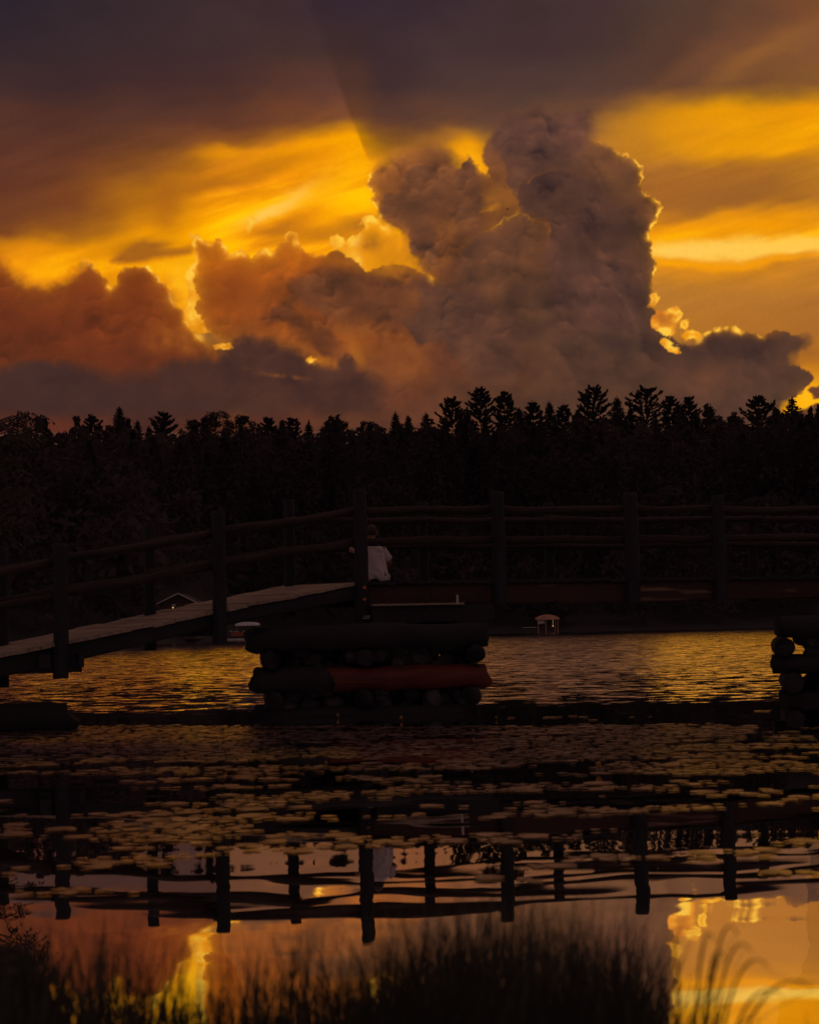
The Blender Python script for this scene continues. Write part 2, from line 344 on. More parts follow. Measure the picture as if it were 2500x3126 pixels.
    ur = x - (1500 - .62*(y-0)); img = img*(1-.07*(sstep(-70, 0, ur)*sstep(60, 0, ur)*sstep(260, 120, y))[:, None])

    # --- cumulus
    b1 = billow(x/62, y/58, 101, 4, .55); b2 = billow(x/20, y/19, 131, 3, .6); b3 = billow(x/7.5, y/7.5, 151, 2)
    b1s = billow(x/70+.25*fbm(x/60,y/60,91,3), y/62, 101, 2, .4); b2s = billow(x/26, y/24, 131, 2, .45)
    f1 = fbm(x/85, y/75, 171, 3, .45); f2 = fbm(x/30, y/28, 181, 3, .5)
    base = gridcol(CUX, CUY, CU, x+30*fbm(x/80, y/80, 61, 4), y+22*fbm(x/80, y/80, 71, 4))
    base = base*(1-np.outer(sstep(760, 420, x), [.07, .13, .10]))*L([1.02, .985, .94])
    qx = 16*fbm(x/50, y/50, 401, 4); qy = 16*fbm(x/50, y/50, 411, 4)
    w1, u1, v1 = puffs((x+qx)/64, (y+qy)/58, 5); w2, u2, v2 = puffs((x+qx*.7)/27, (y+qy*.7)/25, 15); w3, u3, v3 = puffs((x+qx*.3)/11.5, (y+qy*.3)/11, 25); w4, u4, v4 = puffs(x/5.4, y/5.2, 35)
    dist = 7*(.55-w1) + 6.5*(.5-w2) + 4.2*(.5-w3) + 1.7*(.5-w4) + 1.5*f2
    lit = -.35+.9*sstep(950, 1320, x)
    def relief(w, u, v): return np.clip((-v*.9+u*lit)*1.5, -1, 1)*np.clip(w*1.6, 0, 1)+.35*(.5-w)
    rel = relief(w1, u1, v1)*.17+relief(w2, u2, v2)*.10+relief(w3, u3, v3)*.035-.02
    rel = rel*(.25+1.1*sstep(-.4, .5, fbm(x/90, y/80, 431, 4)))
    tw = sstep(880, 1050, x)*sstep(1460, 1380, x)*sstep(330, 420, y); base = base*(1-.09*tw)[:, None]
    def cloud(P, rim=(), soft=1.6, tint=(1, 1, 1), tex=1., amp=1., fixed=None, seed=0, edge=0., rimw=3.2, feather=None):
        """feather: (x,y,r) places where the outline melts away"""
        nonlocal img
        P = np.array(P, float)
        x0, y0 = P.min(0)-24; x1, y1 = P.max(0)+24
        s = (x > x0) & (x < x1) & (y > y0) & (y < y1)
        if not s.any(): return
        X = x[s]; Y = y[s]
        jx = 3.5*fbm(X/22, Y/22, 200+seed, 4, .6); jy = 3.5*fbm(X/22, Y/22, 240+seed, 4, .6)
        d = polysdf(P, X+jx*amp, Y+jy*amp) + dist[s]*amp
        sf = np.full(X.shape, float(soft))
        if feather:
            for fx, fy, fr in feather: sf = np.maximum(sf, soft + 26*np.exp(-((X-fx)**2+(Y-fy)**2)/fr**2))
        m = sstep(-sf, sf, d)
        col = (base[s] if fixed is None else np.repeat(L([fixed], float), X.size, 0))*L(tint)
        t = tex*((1-.45*sstep(700,380,X))*(f1[s]*.17 + f2[s]*.03) + rel[s]*(1-.3*sstep(700,380,X))*np.interp(Y, [680, 800], [1., .35])*1.15)
        col = col*(1 + t[:, None]*L([1., 1., .55]))
        # backlit, thinner margin
        g = np.exp(-np.clip(d, 0, 999)/16.)*edge
        col = col*(1-g[:, None]) + L([198, 130, 28])*g[:, None]
        if len(rim):
            R = np.zeros(X.shape); W = np.full(X.shape, rimw)
            for rx, ry, rr, rs, rw in rim:
                q = np.exp(-((X-rx)**2+(Y-ry)**2)/(rr*rr)); R = np.maximum(R, q*rs); W = W + q*(rw-rimw)
            R = R*(.92+.35*np.clip(f2[s], -1, 1))
            e = np.exp(-(np.clip(d-W*.45, 0, 999)/W)**1.35)
            h = np.exp(-(np.clip(d, 0, 999)/(W*4))**1.1)*.42
            e = np.clip(e+h, 0, 1)*np.clip(R, 0, 1.15)
            hot = np.clip(e, 0, 1)[:, None]
            rc = L([240, 160, 8])*(1-hot) + L([255, 210, 74])*hot
            ee = np.clip(e*1.15, 0, 1)[:, None]
            col = col*(1-ee) + rc*ee
        img[s] = img[s]*(1-m[:, None]) + col*m[:, None]
    cloud([(234,549),(250,534),(268,524),(286,514),(304,508),(316,515),(330,524),(350,527),(400,525),(402,531),(350,538),(322,541),(300,549),(268,553)], fixed=(164,103,28), soft=9, amp=.3, seed=22, tex=.4)
    # wisp standing free above the left heads
    cloud([(520,462),(530,455),(537,462),(528,476),(522,486),(518,478)], rim=[(527,466,22,.9,8)], fixed=(240,180,50), soft=3, amp=.5)
    cloud([(165,560),(172,545),(186,548),(198,560),(210,582),(204,592),(180,585)], rim=[(190,565,30,.8,8)], fixed=(228,160,18), soft=4, amp=.8)
    # the bank everything stands on
    cloud([(-400,700),(200,690),(380,700),(430,742),(520,722),(600,742),(640,700),(760,590),(900,600),(1100,560),(1400,720),(1640,850),(1612,960),(-400,960)], soft=8, seed=21, feather=[(480,730,120),(640,740,60)], amp=.7)
    # left mass
    cloud([(-400,520),(0,548),(25,572),(55,596),(95,602),(128,592),(150,578),(170,562),(190,560),(206,572),(220,590),(236,608),
           (241,606),(243,594),(250,578),(264,565),(286,560),(306,559),(322,566),(331,582),(346,598),(356,618),(364,638),(384,656),(402,684),(420,706),(440,730),(480,760),(520,960),(-400,960)],
          rim=[(60,596,60,.35,6),(228,606,14,.8,5),(316,564,18,1.,3.5),(335,590,20,1.,3.5),(300,560,14,.7,2.5),(262,568,12,.5,2.5),(360,625,28,.9,5),(400,680,26,1.,9),(420,705,20,.9,8),(246,596,10,.5,3)],
          soft=2.4, seed=2, edge=.42, feather=[(450,760,80),(500,860,100),(20,580,60),(90,600,60),(150,580,40)])
    cloud([(388,655),(396,640),(400,600),(393,585),(402,560),(412,548),(424,570),(430,620),(425,660),(440,668),(452,680),(440,694),(420,700),(404,690)],
          rim=[(410,580,44,.95,16),(415,650,44,.95,16),(440,685,20,.9,12)], soft=3, fixed=(214,146,18), seed=3)
    # castellated middle
    cloud([(405,512),(404,496),(416,494),(430,506),(446,514),(462,508),(473,520),(480,540),(492,528),(508,522),(521,534),(530,545),(545,528),(560,522),(572,536),(590,518),(602,508),(600,494),(612,484),(624,494),(624,508),(634,520),(660,560),(700,600),(760,760),(640,770),(520,728),(470,715),(442,690),(424,665),(414,640),(420,610),(412,580),(414,545)],
          rim=[(412,500,26,1.05,6),(470,520,18,1.,5),(500,528,26,1.,10),(560,528,26,1.,9),(612,492,20,1.,6),(622,510,16,.9,6),(410,550,30,.9,6),(440,510,14,.8,4)],
          soft=2, seed=4, edge=.75, feather=[(700,740,90),(560,770,90),(480,740,50),(740,640,80)])
    # gold puff between the heads and the tower
    cloud([(698,512),(697,500),(708,496),(720,502),(728,512),(740,500),(756,488),(766,478),(758,468),(762,457),(780,454),(796,462),(806,478),(814,470),(826,478),(822,492),(850,500),(900,600),(820,600),(756,580),(740,560),(722,540),(708,524)],
          rim=[(710,505,24,1.1,12),(745,500,30,1.,10),(778,462,26,1.1,9),(812,480,18,1.,8),(750,545,40,.95,22),(790,520,24,.3,8)], soft=2, fixed=(226,160,16), seed=5, edge=.2, tex=.7)
    s_ = np.exp(-((x-782)/24)**2-((y-512)/17)**2+f2*.8)*.55; put(s_*sstep(440, 470, y), (150, 92, 38))
    # brown bank below the castellation
    cloud([(636,530),(660,542),(690,536),(704,528),(722,534),(748,552),(770,570),(800,566),(850,560),(890,575),(905,590),(1000,600),(1000,800),(800,760),(740,716),(690,735),(660,700),(630,660),(612,640),(610,600),(624,570)],
          rim=[(668,540,30,.5,3)], soft=3, tint=(.93,.9,1.), seed=6, edge=.1, feather=[(620,640,60),(700,730,70),(850,760,90),(1000,700,100)])
    # left head of the tower
    cloud([(776,386),(780,366),(792,352),(808,342),(822,326),(850,316),(880,306),(905,300),(935,310),(955,330),(970,342),(985,334),(1003,345),(1014,362),(1032,374),(1060,380),(1110,420),(1110,700),(960,700),(915,610),(900,580),(885,562),(862,520),(850,480),(826,470),(804,458),(796,438),(790,418),(794,406)],
          rim=[(780,372,18,1.2,2.5),(782,392,14,1.2,2.5),(795,405,12,1.2,2.6),(792,430,16,1.2,3),(798,452,12,1.,4),(908,588,14,.7,6),(1008,360,16,.35,4)],
          soft=2.2, tint=(1,1,1), seed=7, edge=.22, feather=[(830,318,46),(900,300,60),(1060,700,200),(960,340,26),(860,530,30)])
    # yellow gap and the lobes round it
    cloud([(1024,352),(1018,322),(1030,300),(1042,280),(1060,264),(1090,240),(1150,225),(1236,240),(1240,285),(1262,300),(1284,312),(1300,321),(1318,323),(1336,336),(1349,349),(1354,372),(1350,392),(1362,404),(1370,416),(1386,426),(1390,446),(1382,462),(1374,478),(1362,494),(1366,512),(1372,534),(1380,552),(1378,568),(1366,584),(1370,600),(1376,628),(1374,646),(1388,660),(1396,690),(1426,728),(1460,760),(1440,960),(960,960),(940,820),(990,700),(1030,560),(1090,470),(1094,430),(1076,400),(1044,392)],
          rim=[(1300,322,14,.8,2.5),(1318,326,14,1.,3),(1340,342,18,1.1,3.4),(1354,372,18,1.1,3.2),(1362,404,12,1.,3),(1380,425,14,1.,3),(1389,446,16,1.25,4),(1378,474,16,1.2,4.5),(1362,496,14,1.1,5),(1372,540,24,.7,2.5),(1380,570,14,1.2,3),(1374,600,12,.5,3),(1380,628,16,1.,7),(1262,300,10,.4,2),(1094,460,14,.6,3)],
          soft=1.7, seed=8, edge=.08, feather=[(1150,225,110),(1240,245,28),(1060,250,40),(1000,620,140),(960,800,160),(1030,560,60),(1440,900,120)])
    # warm seams inside the tower
    for cx, cy, rx, ry, an, col, al in [(1060,478,50,7,-24,(196,132,24),.8),(1090,455,18,9,-35,(206,142,20),.8),(1028,420,42,22,-20,(160,104,40),.6),(1010,435,30,5,-22,(200,136,26),.55),
        (940,490,22,30,60,(148,92,42),.5),(870,470,26,16,0,(128,80,44),.5),(1160,480,10,24,-30,(150,94,46),.5),(820,540,46,30,10,(206,140,20),.6),(850,585,30,10,30,(180,112,34),.5),
        (1200,380,40,14,-10,(118,80,54),.4),(1280,350,34,14,20,(124,84,52),.4),(1000,340,30,12,40,(240,172,6),.0),(600,640,60,30,10,(124,70,38),.3),
        (590,735,60,20,14,(140,82,36),.7),(660,745,26,12,30,(150,88,36),.6),(520,690,50,24,0,(132,74,34),.4),(350,620,22,22,0,(150,82,30),.4),(120,640,50,20,0,(128,68,32),.3),(345,705,26,18,-10,(150,86,32),.6),(390,715,12,22,-20,(150,86,34),.6),
        (760,700,70,28,-6,(142,84,38),.55),(860,735,60,26,10,(134,80,42),.5),(800,775,60,20,10,(124,74,42),.5),(1120,770,30,14,-20,(116,70,50),.5),(680,760,14,6,30,(190,120,36),.6)]:
        put(ell(cx, cy, rx, ry, an, 2, .8)*al*np.clip(1+.9*f2, 0, 1.4), col)
    # lobes in front of lobes, each with its own crisp upper edge
    def lobe(P, col, feather, seed, rim=(), soft=2.4, amp=1.1): cloud(P, rim=rim, soft=soft, fixed=col, seed=seed, feather=feather, amp=amp, tex=1.15)
    lobe([(859,361),(872,352),(891,347),(914,354),(931,373),(937,392),(935,412),(919,441),(896,462),(868,468),(830,462),(803,444),(804,424),(822,410),(848,404),(852,384)], (103,67,46), [(900,466,30),(830,466,34),(845,390,16)], 31, soft=4)
    lobe([(963,353),(970,342),(981,336),(994,341),(1002,352),(1004,377),(997,400),(1012,414),(1020,432),(1012,462),(990,486),(962,470),(950,446),(951,421),(957,385)], (103,67,46), [(990,488,40),(950,440,26),(1022,440,20)], 32, soft=3.4)
    lobe([(868,470),(884,466),(900,470),(914,492),(921,520),(930,556),(905,560),(888,545),(871,529),(864,500)], (99,64,46), [(920,560,44),(890,462,24)], 33, soft=4)
    lobe([(1039,289),(1045,268),(1062,250),(1236,236),(1240,288),(1222,312),(1200,328),(1179,338),(1150,350),(1120,365),(1100,388),(1084,398),(1073,378),(1068,345),(1055,325),(1044,305)], (92,62,51), [(1150,235,90),(1235,270,34),(1070,255,34)], 34, soft=3)
    lobe([(1000,500),(1020,490),(1039,481),(1052,470),(1062,461),(1078,456),(1094,450),(1112,456),(1122,470),(1118,520),(1096,560),(1060,620),(1000,640),(962,600),(972,540)], (98,65,48), [(1000,640,80),(1100,560,50),(970,560,40),(1118,490,20)], 35, rim=[(1064,459,34,.5,2.2)], soft=2.6)
    lobe([(1093,402),(1104,388),(1120,378),(1136,370),(1160,364),(1190,366),(1222,380),(1262,400),(1300,440),(1330,560),(1310,700),(1200,720),(1162,620),(1150,545),(1155,500),(1162,474),(1148,455),(1122,460),(1102,448),(1096,425)], (81,54,48), [(1310,440,60),(1330,560,70),(1300,700,110),(1180,700,110),(1270,400,40)], 36, rim=[(1110,458,20,.35,2.5)], soft=2.2)
    lobe([(838,622),(856,604),(884,592),(920,600),(1000,620),(1100,700),(1080,800),(1000,790),(962,748),(942,716),(905,710),(882,724),(868,700),(850,668)], (86,57,48), [(1000,620,90),(1100,720,110),(1020,790,90),(880,600,40)], 37, soft=4)
    lobe([(612,602),(628,586),(660,572),(700,566),(740,580),(770,600),(800,604),(838,600),(880,612),(886,640),(850,668),(800,668),(756,660),(720,670),(690,660),(650,640),(620,626)], (100,61,40), [(860,650,40),(740,668,40),(620,620,34),(680,580,20)], 38, soft=6)
    lobe([(560,668),(572,648),(590,635),(610,640),(622,658),(642,678),(668,688),(692,700),(715,724),(728,746),(702,752),(675,744),(655,720),(630,692),(602,674),(580,678)], (106,61,37), [(560,672,20),(640,700,30),(720,740,24)], 39, soft=5)
    lobe([(1180,560),(1230,540),(1300,560),(1345,620),(1350,700),(1300,720),(1220,660)], (84,57,52), [(1200,600,70),(1300,720,70),(1345,640,40)], 40, soft=10)
    # faint ridge lines down the big tower
    for pts, al in [([(1290,600),(1312,625),(1326,660),(1340,700),(1352,722)], .5), ([(1150,700),(1190,688),(1230,690),(1290,700),(1370,715)], .3)]:
        P = L(pts, float); d = np.full(x.shape, 1e9)
        for k in range(len(P)-1):
            e = P[k+1]-P[k]; t = np.clip(((x-P[k,0])*e[0]+(y-P[k,1])*e[1])/(e@e), 0, 1)
            d = np.minimum(d, np.hypot(x+6*f2-P[k,0]-t*e[0], y+6*b2-P[k,1]-t*e[1]))
        put(np.exp(-(d/5)**2)*al*.45, (122, 90, 66))
    # right-hand tail
    cloud([(1180,712),(1240,700),(1330,708),(1400,722),(1426,733),(1440,728),(1456,728),(1468,718),(1478,704),(1492,696),(1512,692),(1530,690),(1548,692),(1560,700),(1584,708),(1606,712),(1622,702),(1640,699),(1658,702),(1672,708),(1700,708),(1702,722),(1676,735),(1666,748),(1662,768),(1680,775),(1700,784),(1709,796),(1696,806),(1686,824),(1662,836),(1644,852),(1628,880),(1610,960),(1100,960),(1060,840)],
          rim=[(1470,712,16,1.1,7),(1488,700,16,1.,4),(1512,693,14,1.1,6),(1528,692,10,.9,5),(1552,694,16,1.15,7),(1600,708,12,.9,3),(1686,826,8,.5,3)], soft=2, seed=9,
          feather=[(1700,716,20),(1180,712,120),(1100,900,200),(1300,705,90),(1670,750,16),(1640,860,22),(1100,780,150)])
    put(ell(1540,740,110,24,-2,3,.5)*.35, (66, 45, 46)); put(ell(1330,728,110,14,6,2.4,.5)*.3, (66, 46, 48))
    put(ell(1475,785,30,16,-20,2)*.3, (120, 78, 52))
    # sunlit scraps beside the tower
    cloud([(1376,688),(1374,672),(1382,660),(1380,650),(1394,656),(1408,650),(1424,648),(1432,660),(1428,676),(1420,684),(1416,698),(1400,702),(1392,694)],
          rim=[(1420,660,22,1.2,10),(1400,695,22,1.2,12),(1382,680,12,1.1,8)], fixed=(190,120,44), soft=2., amp=1.3, seed=10)
    cloud([(1436,676),(1446,672),(1446,684),(1442,692),(1434,688)], rim=[(1440,682,14,1.1,6)], fixed=(226,160,20), soft=2.2, amp=1., seed=11)
    cloud([(1440,704),(1446,696),(1458,694),(1474,704),(1468,712),(1456,708),(1446,714)], rim=[(1456,704,18,1.,6)], fixed=(220,154,22), soft=2.4, amp=1.1, seed=12)
    cloud([(1392,718),(1402,720),(1414,730),(1430,738),(1426,746),(1408,736)], rim=[(1410,728,24,1.1,6)], fixed=(214,146,24), soft=2.4, amp=1.2, seed=13)
    cloud([(1366,640),(1374,620),(1384,612),(1387,628),(1378,650)], rim=[(1380,626,18,1.1,6)], fixed=(180,116,40), soft=2, amp=1.1, seed=14)
    # low dark bands on the left
    cloud([(-400,790),(0,778),(30,768),(60,762),(100,764),(140,768),(180,775),(220,790),(260,800),(300,792),(340,790),(420,800),(470,790),(560,812),(560,850),(400,872),(180,876),(-400,846)],
          soft=4, fixed=(67,43,43), seed=15, tex=.7, feather=[(300,850,200),(500,860,100),(0,850,100)])
    cloud([(455,760),(462,742),(478,732),(494,716),(512,708),(528,710),(546,720),(566,716),(590,728),(612,738),(634,748),(650,762),(680,776),(712,782),(716,762),(728,750),(740,758),(752,780),(776,792),(800,806),(800,860),(520,860),(340,840),(330,780),(360,764),(400,762),(430,752)],
          soft=2.2, fixed=(70,44,42), seed=16, tex=1., amp=1.2, feather=[(800,830,80),(520,860,200),(340,800,50)])
    put(ell(600,790,60,5,8,2)*.4*np.clip(1+2*f2, 0, 2), (150, 92, 40))
    cloud([(452,728),(460,726),(472,724),(486,722),(488,730),(474,734),(456,734)], rim=[(470,728,20,.9,5)], fixed=(190,120,30), soft=3, amp=1., seed=17)
    cloud([(646,757),(656,752),(664,756),(660,764),(650,764)], rim=[(655,758,12,1.,5)], fixed=(210,140,30), soft=3, amp=1., seed=18)
    # last bright slot over the right-hand trees is open sky; scraps cross it
    cloud([(1704,822),(1716,816),(2200,812),(2200,840),(1716,834)], fixed=(110,70,46), soft=3, seed=19)
    cloud([(1668,872),(1690,862),(1712,854),(1760,842),(2200,800),(2200,960),(1650,960)], fixed=(104,68,46), soft=3, seed=20, amp=.6)
    put(ell(1655,875,60,11,-32,2.4,.3)*sstep(1622,1634,x)*.0, (255, 196, 30))
    img = img*(1+(fbm(x/9, y/9, 301, 2)*.012)[:, None])
    hot = sstep(150, 235, img[:, 0])*sstep(120, 40, img[:, 2]); img[:, 1] *= 1-.045*hot
    wm = sstep(70, 105, img[:, 0])*sstep(255, 235, img[:, 0]); img[:, 1] *= 1-.035*wm; img[:, 0] *= 1+.02*wm
    cl = sstep(250, 420, y); img[:, 2] *= 1-.10*cl; img[:, 1] *= 1-.015*cl
    return np.clip(img, 0, 255)
def build_sky():
    def axis(parts):
        out = []
        for a, b, n in parts: out += list(np.linspace(a, b, n, endpoint=False))
        return np.array(out+[parts[-1][1]])
    az = R(1)*axis([(-180, -40, 20), (-40, -18.6, 30), (-18.6, 18.6, 1020), (18.6, 40, 30), (40, 180, 20)])
    el = R(1)*axis([(-3, 4.6, 24), (4.6, 22.8, 500), (22.8, 40, 24), (40, 90, 16)])
    A, E = np.meshgrid(az, el); A = A.ravel(); E = E.ravel()
    D = np.column_stack([np.sin(A)*np.cos(E), np.cos(A)*np.cos(E), np.sin(E)])
    c = D @ _f; a = D @ _r; b = D @ _u; cc = np.maximum(c, .2)
    X = (1250+FPX*a/cc)*.6896; Y = (1563-FPX*b/cc)*.6896
    Xc = np.clip(X, -280, 2010); Yc = np.clip(Y, -90, 905)
    n = len(X); rgb = np.zeros((n, 3)); st = 60000
    ins = (X > -285) & (X < 2015) & (Y > -95) & (Y < 910)
    idx = np.where(ins)[0]
    for i in range(0, len(idx), st):
        k = idx[i:i+st]; rgb[k] = sky_srgb(Xc[k], Yc[k])
    idx = np.where(~ins)[0]
    rgb[idx] = gridcol(BGX, BGY, BG, Xc[idx], np.minimum(Yc[idx], 830))
    low = idx[Y[idx] > 800]; rgb[low] = (88, 56, 44)
    lin = np.where(rgb/255 <= .04045, rgb/255/12.92, ((rgb/255+.055)/1.055)**2.4)
    # the rest of the dome: dusk behind the viewer, dull violet overhead
    ang = np.degrees(np.arccos(np.clip(D @ np.array([0, math.cos(R(12)), math.sin(R(12))]), -1, 1)))
    k = sstep(20, 62, ang)[:, None]; up = sstep(0, 70, np.degrees(E))[:, None]
    nz = fbm(A*3+5, E*6, 501, 4)[:, None]
    back = (np.array(BACK_LOW)*(1-up)+np.array(BACK_UP)*up)*(1+.5*nz)
    lin = lin*(1-k)+back*k
    o = mesh_np('sky', D*SKY_R, grid_faces(len(az), len(el)), None)
    at_ = o.data.color_attributes.new('sky_light', 'FLOAT_COLOR', 'POINT')
    at_.data.foreach_set('color', np.column_stack([lin, np.ones(n)]).astype(np.float32).ravel())
    t = NT('evening_sky'); ca = t.n('ShaderNodeAttribute', attribute_name='sky_light'); e = t.n('ShaderNodeEmission'); t.l(ca.outputs['Color'], e.inputs[0])
    tr = t.n('ShaderNodeBsdfTransparent'); tr.inputs[0].default_value = (VEIL, VEIL*.6, VEIL*.35, 1)
    ad = t.n('ShaderNodeAddShader'); t.l(e.outputs[0], ad.inputs[0]); t.l(tr.outputs[0], ad.inputs[1]); t.l(ad.outputs[0], t.out.inputs[0])
    t.m.cycles.emission_sampling = 'NONE'
    o.data.materials.append(t.m); tag(o, kind='structure')
SKY_R = 6000.
BACK_LOW = (.13, .085, .095); BACK_UP = (.17, .105, .10)
build_sky()

# ================================================================= GROUND AND WATER
def shore_y(x): return np.interp(x, [-300, -60, -25, -19.6, 0, 10, 47, 300], [50, 105, 153, 178, 200, 209, 213, 220])
def land_h(x, y):
    s = y-shore_y(x)
    hill = np.minimum(np.maximum(.122*y-13.0, .8), np.interp(x, [-55, -18, 0, 22], [22.5, 25.5, 28.2, 30.6]))
    far = sstep(0, 45, s)*hill + .35*sstep(0, 3, s) + sstep(5, 60, s)*1.8*fbm(x/60, y/60, 601, 3) - sstep(420, 700, y)*20
    bed = -1.2*sstep(0, -8, s)
    near = (.26-.0*x)*sstep(4.5, 3.7, y+.2*np.sin(x*1.7)+.1*np.sin(x*5)) + .5*sstep(3, -4, y) + .05*fbm(x*1.5, y*1.5, 611, 3)*sstep(5, 4, y)
    nb = -.5*sstep(4.2, 6, y)
    return np.where(s > -8, far+np.where(s < 0, bed, 0)-.15*(s < 0), near+nb-.7*sstep(8, 20, y)-.02)
gx = np.concatenate([np.linspace(-9000, -320, 12), np.linspace(-300, -30, 60), np.linspace(-28, -5, 24), np.linspace(-4.5, 4.5, 46), np.linspace(5, 28, 24), np.linspace(30, 300, 60), np.linspace(320, 9000, 12)])
gy = np.concatenate([np.linspace(-9000, -30, 10), np.linspace(-20, 3, 14), np.linspace(3.2, 6.5, 18), np.linspace(7, 40, 14), np.linspace(45, 420, 160), np.linspace(450, 9000, 20)])
GX, GY = np.meshgrid(gx, gy); GX = GX.ravel(); GY = GY.ravel()
M_GROUND = plain('shore_soil', (.030, .022, .022), .9, .4, .4)
g = mesh_np('ground', np.column_stack([GX, GY, land_h(GX, GY)]), grid_faces(len(gx), len(gy)), M_GROUND); tag(g, kind='structure')

def water_material():
    t = NT('lake_water'); g = t.n('ShaderNodeNewGeometry'); sx = t.n('ShaderNodeSeparateXYZ'); t.l(g.outputs['Position'], sx.inputs[0])
    wob = t.math('MULTIPLY', t.math('SUBTRACT', t.noise(t.mapping(g.outputs['Position'], (.5, .25, 0)), 1, 3), .5), 3.5)
    yy = t.math('ADD', sx.outputs[1], wob)
    mr = t.n('ShaderNodeMapRange', interpolation_type='SMOOTHSTEP'); t.l(yy, mr.inputs[0]); mr.inputs[1].default_value = RIP0; mr.inputs[2].default_value = RIP1
    rip = mr.outputs[0]
    # broad patches where the breeze is weaker
    gust = t.ramp(t.noise(t.mapping(g.outputs['Position'], (.045, .022, 0)), 1, 3), [(.36, (.5, .5, .5)), (.62, (1, 1, 1))])
    def slopes(sc, det, seed):
        mp = t.n('ShaderNodeMapping'); mp.inputs['Scale'].default_value = sc; mp.inputs['Location'].default_value = (seed, seed*2, 0); t.l(g.outputs['Position'], mp.inputs['Vector'])
        nz = t.n('ShaderNodeTexNoise'); nz.inputs['Scale'].default_value = 1; nz.inputs['Detail'].default_value = det; nz.inputs['Roughness'].default_value = .6; t.l(mp.outputs[0], nz.inputs['Vector'])
        v = t.n('ShaderNodeVectorMath', operation='SUBTRACT'); t.l(nz.outputs['Color'], v.inputs[0]); v.inputs[1].default_value = (.5, .5, .5); return v.outputs[0]
    def vm(op, a, bb):
        v = t.n('ShaderNodeVectorMath', operation=op)
        for k_, q_ in ((0, a), (1, bb)):
            if isinstance(q_, tuple): v.inputs[k_].default_value = q_
            else: t.l(q_, v.inputs[k_])
        return v.outputs[0]
    s1 = vm('MULTIPLY', slopes((1.9, 3.6, 0), 4, 3.), (RIPX, RIPY, 0)); amp = t.math('MULTIPLY', rip, gust)
    cb = t.n('ShaderNodeCombineXYZ'); [t.l(amp, cb.inputs[k_]) for k_ in range(3)]
    s1 = vm('MULTIPLY', s1, cb.outputs[0])
    bias = t.n('ShaderNodeMapRange'); t.l(sx.outputs[1], bias.inputs[0]); bias.inputs[1].default_value = 26; bias.inputs[2].default_value = 48; bias.inputs[3].default_value = 0.; bias.inputs[4].default_value = BIAS
    cb2 = t.n('ShaderNodeCombineXYZ'); t.l(t.math('MULTIPLY', t.math('MULTIPLY', bias.outputs[0], rip), -1.), cb2.inputs[1])
    s2 = vm('MULTIPLY', slopes((.7, 1.6, 0), 2, 9.), (CALM, CALM, 0))
    nrm = vm('NORMALIZE', vm('ADD', vm('ADD', vm('ADD', s1, s2), cb2.outputs[0]), (0, 0, 1)), (0, 0, 0))
    far = t.n('ShaderNodeMapRange'); t.l(sx.outputs[1], far.inputs[0]); far.inputs[1].default_value = 26; far.inputs[2].default_value = 90; far.inputs[3].default_value = .01; far.inputs[4].default_value = .07
    ro = t.math('ADD', t.math('MULTIPLY', far.outputs[0], rip), .010)
    gl = t.n('ShaderNodeBsdfAnisotropic'); gl.inputs['Color'].default_value = (.97, .95, .93, 1); t.l(ro, gl.inputs['Roughness']); t.l(nrm, gl.inputs['Normal'])
    df = t.n('ShaderNodeBsdfDiffuse'); df.inputs[0].default_value = (.010, .008, .008, 1)
    fr = t.n('ShaderNodeFresnel'); fr.inputs[0].default_value = 1.33; t.l(nrm, fr.inputs['Normal'])
    k = t.n('ShaderNodeMapRange'); t.l(fr.outputs[0], k.inputs[0]); k.inputs[1].default_value = .02; k.inputs[2].default_value = .5; k.inputs[3].default_value = .60; k.inputs[4].default_value = 1.
    mx = t.n('ShaderNodeMixShader'); t.l(k.outputs[0], mx.inputs[0]); t.l(df.outputs[0], mx.inputs[1]); t.l(gl.outputs[0], mx.inputs[2]); t.l(mx.outputs[0], t.out.inputs[0])
    return t.m
RIP0, RIP1, RIPX, RIPY, BIAS, CALM = 24.0, 28.5, .6, 1.05, .072, .026
wx = np.array([-9000, -400, 400, 9000.]); wy = np.array([-200, 4., 60, 400, 9000.])
WX, WY = np.meshgrid(wx, wy)
w = mesh_np('water', np.column_stack([WX.ravel(), WY.ravel(), 0*WX.ravel()]), grid_faces(4, 5), water_material(), False); tag(w, kind='structure')

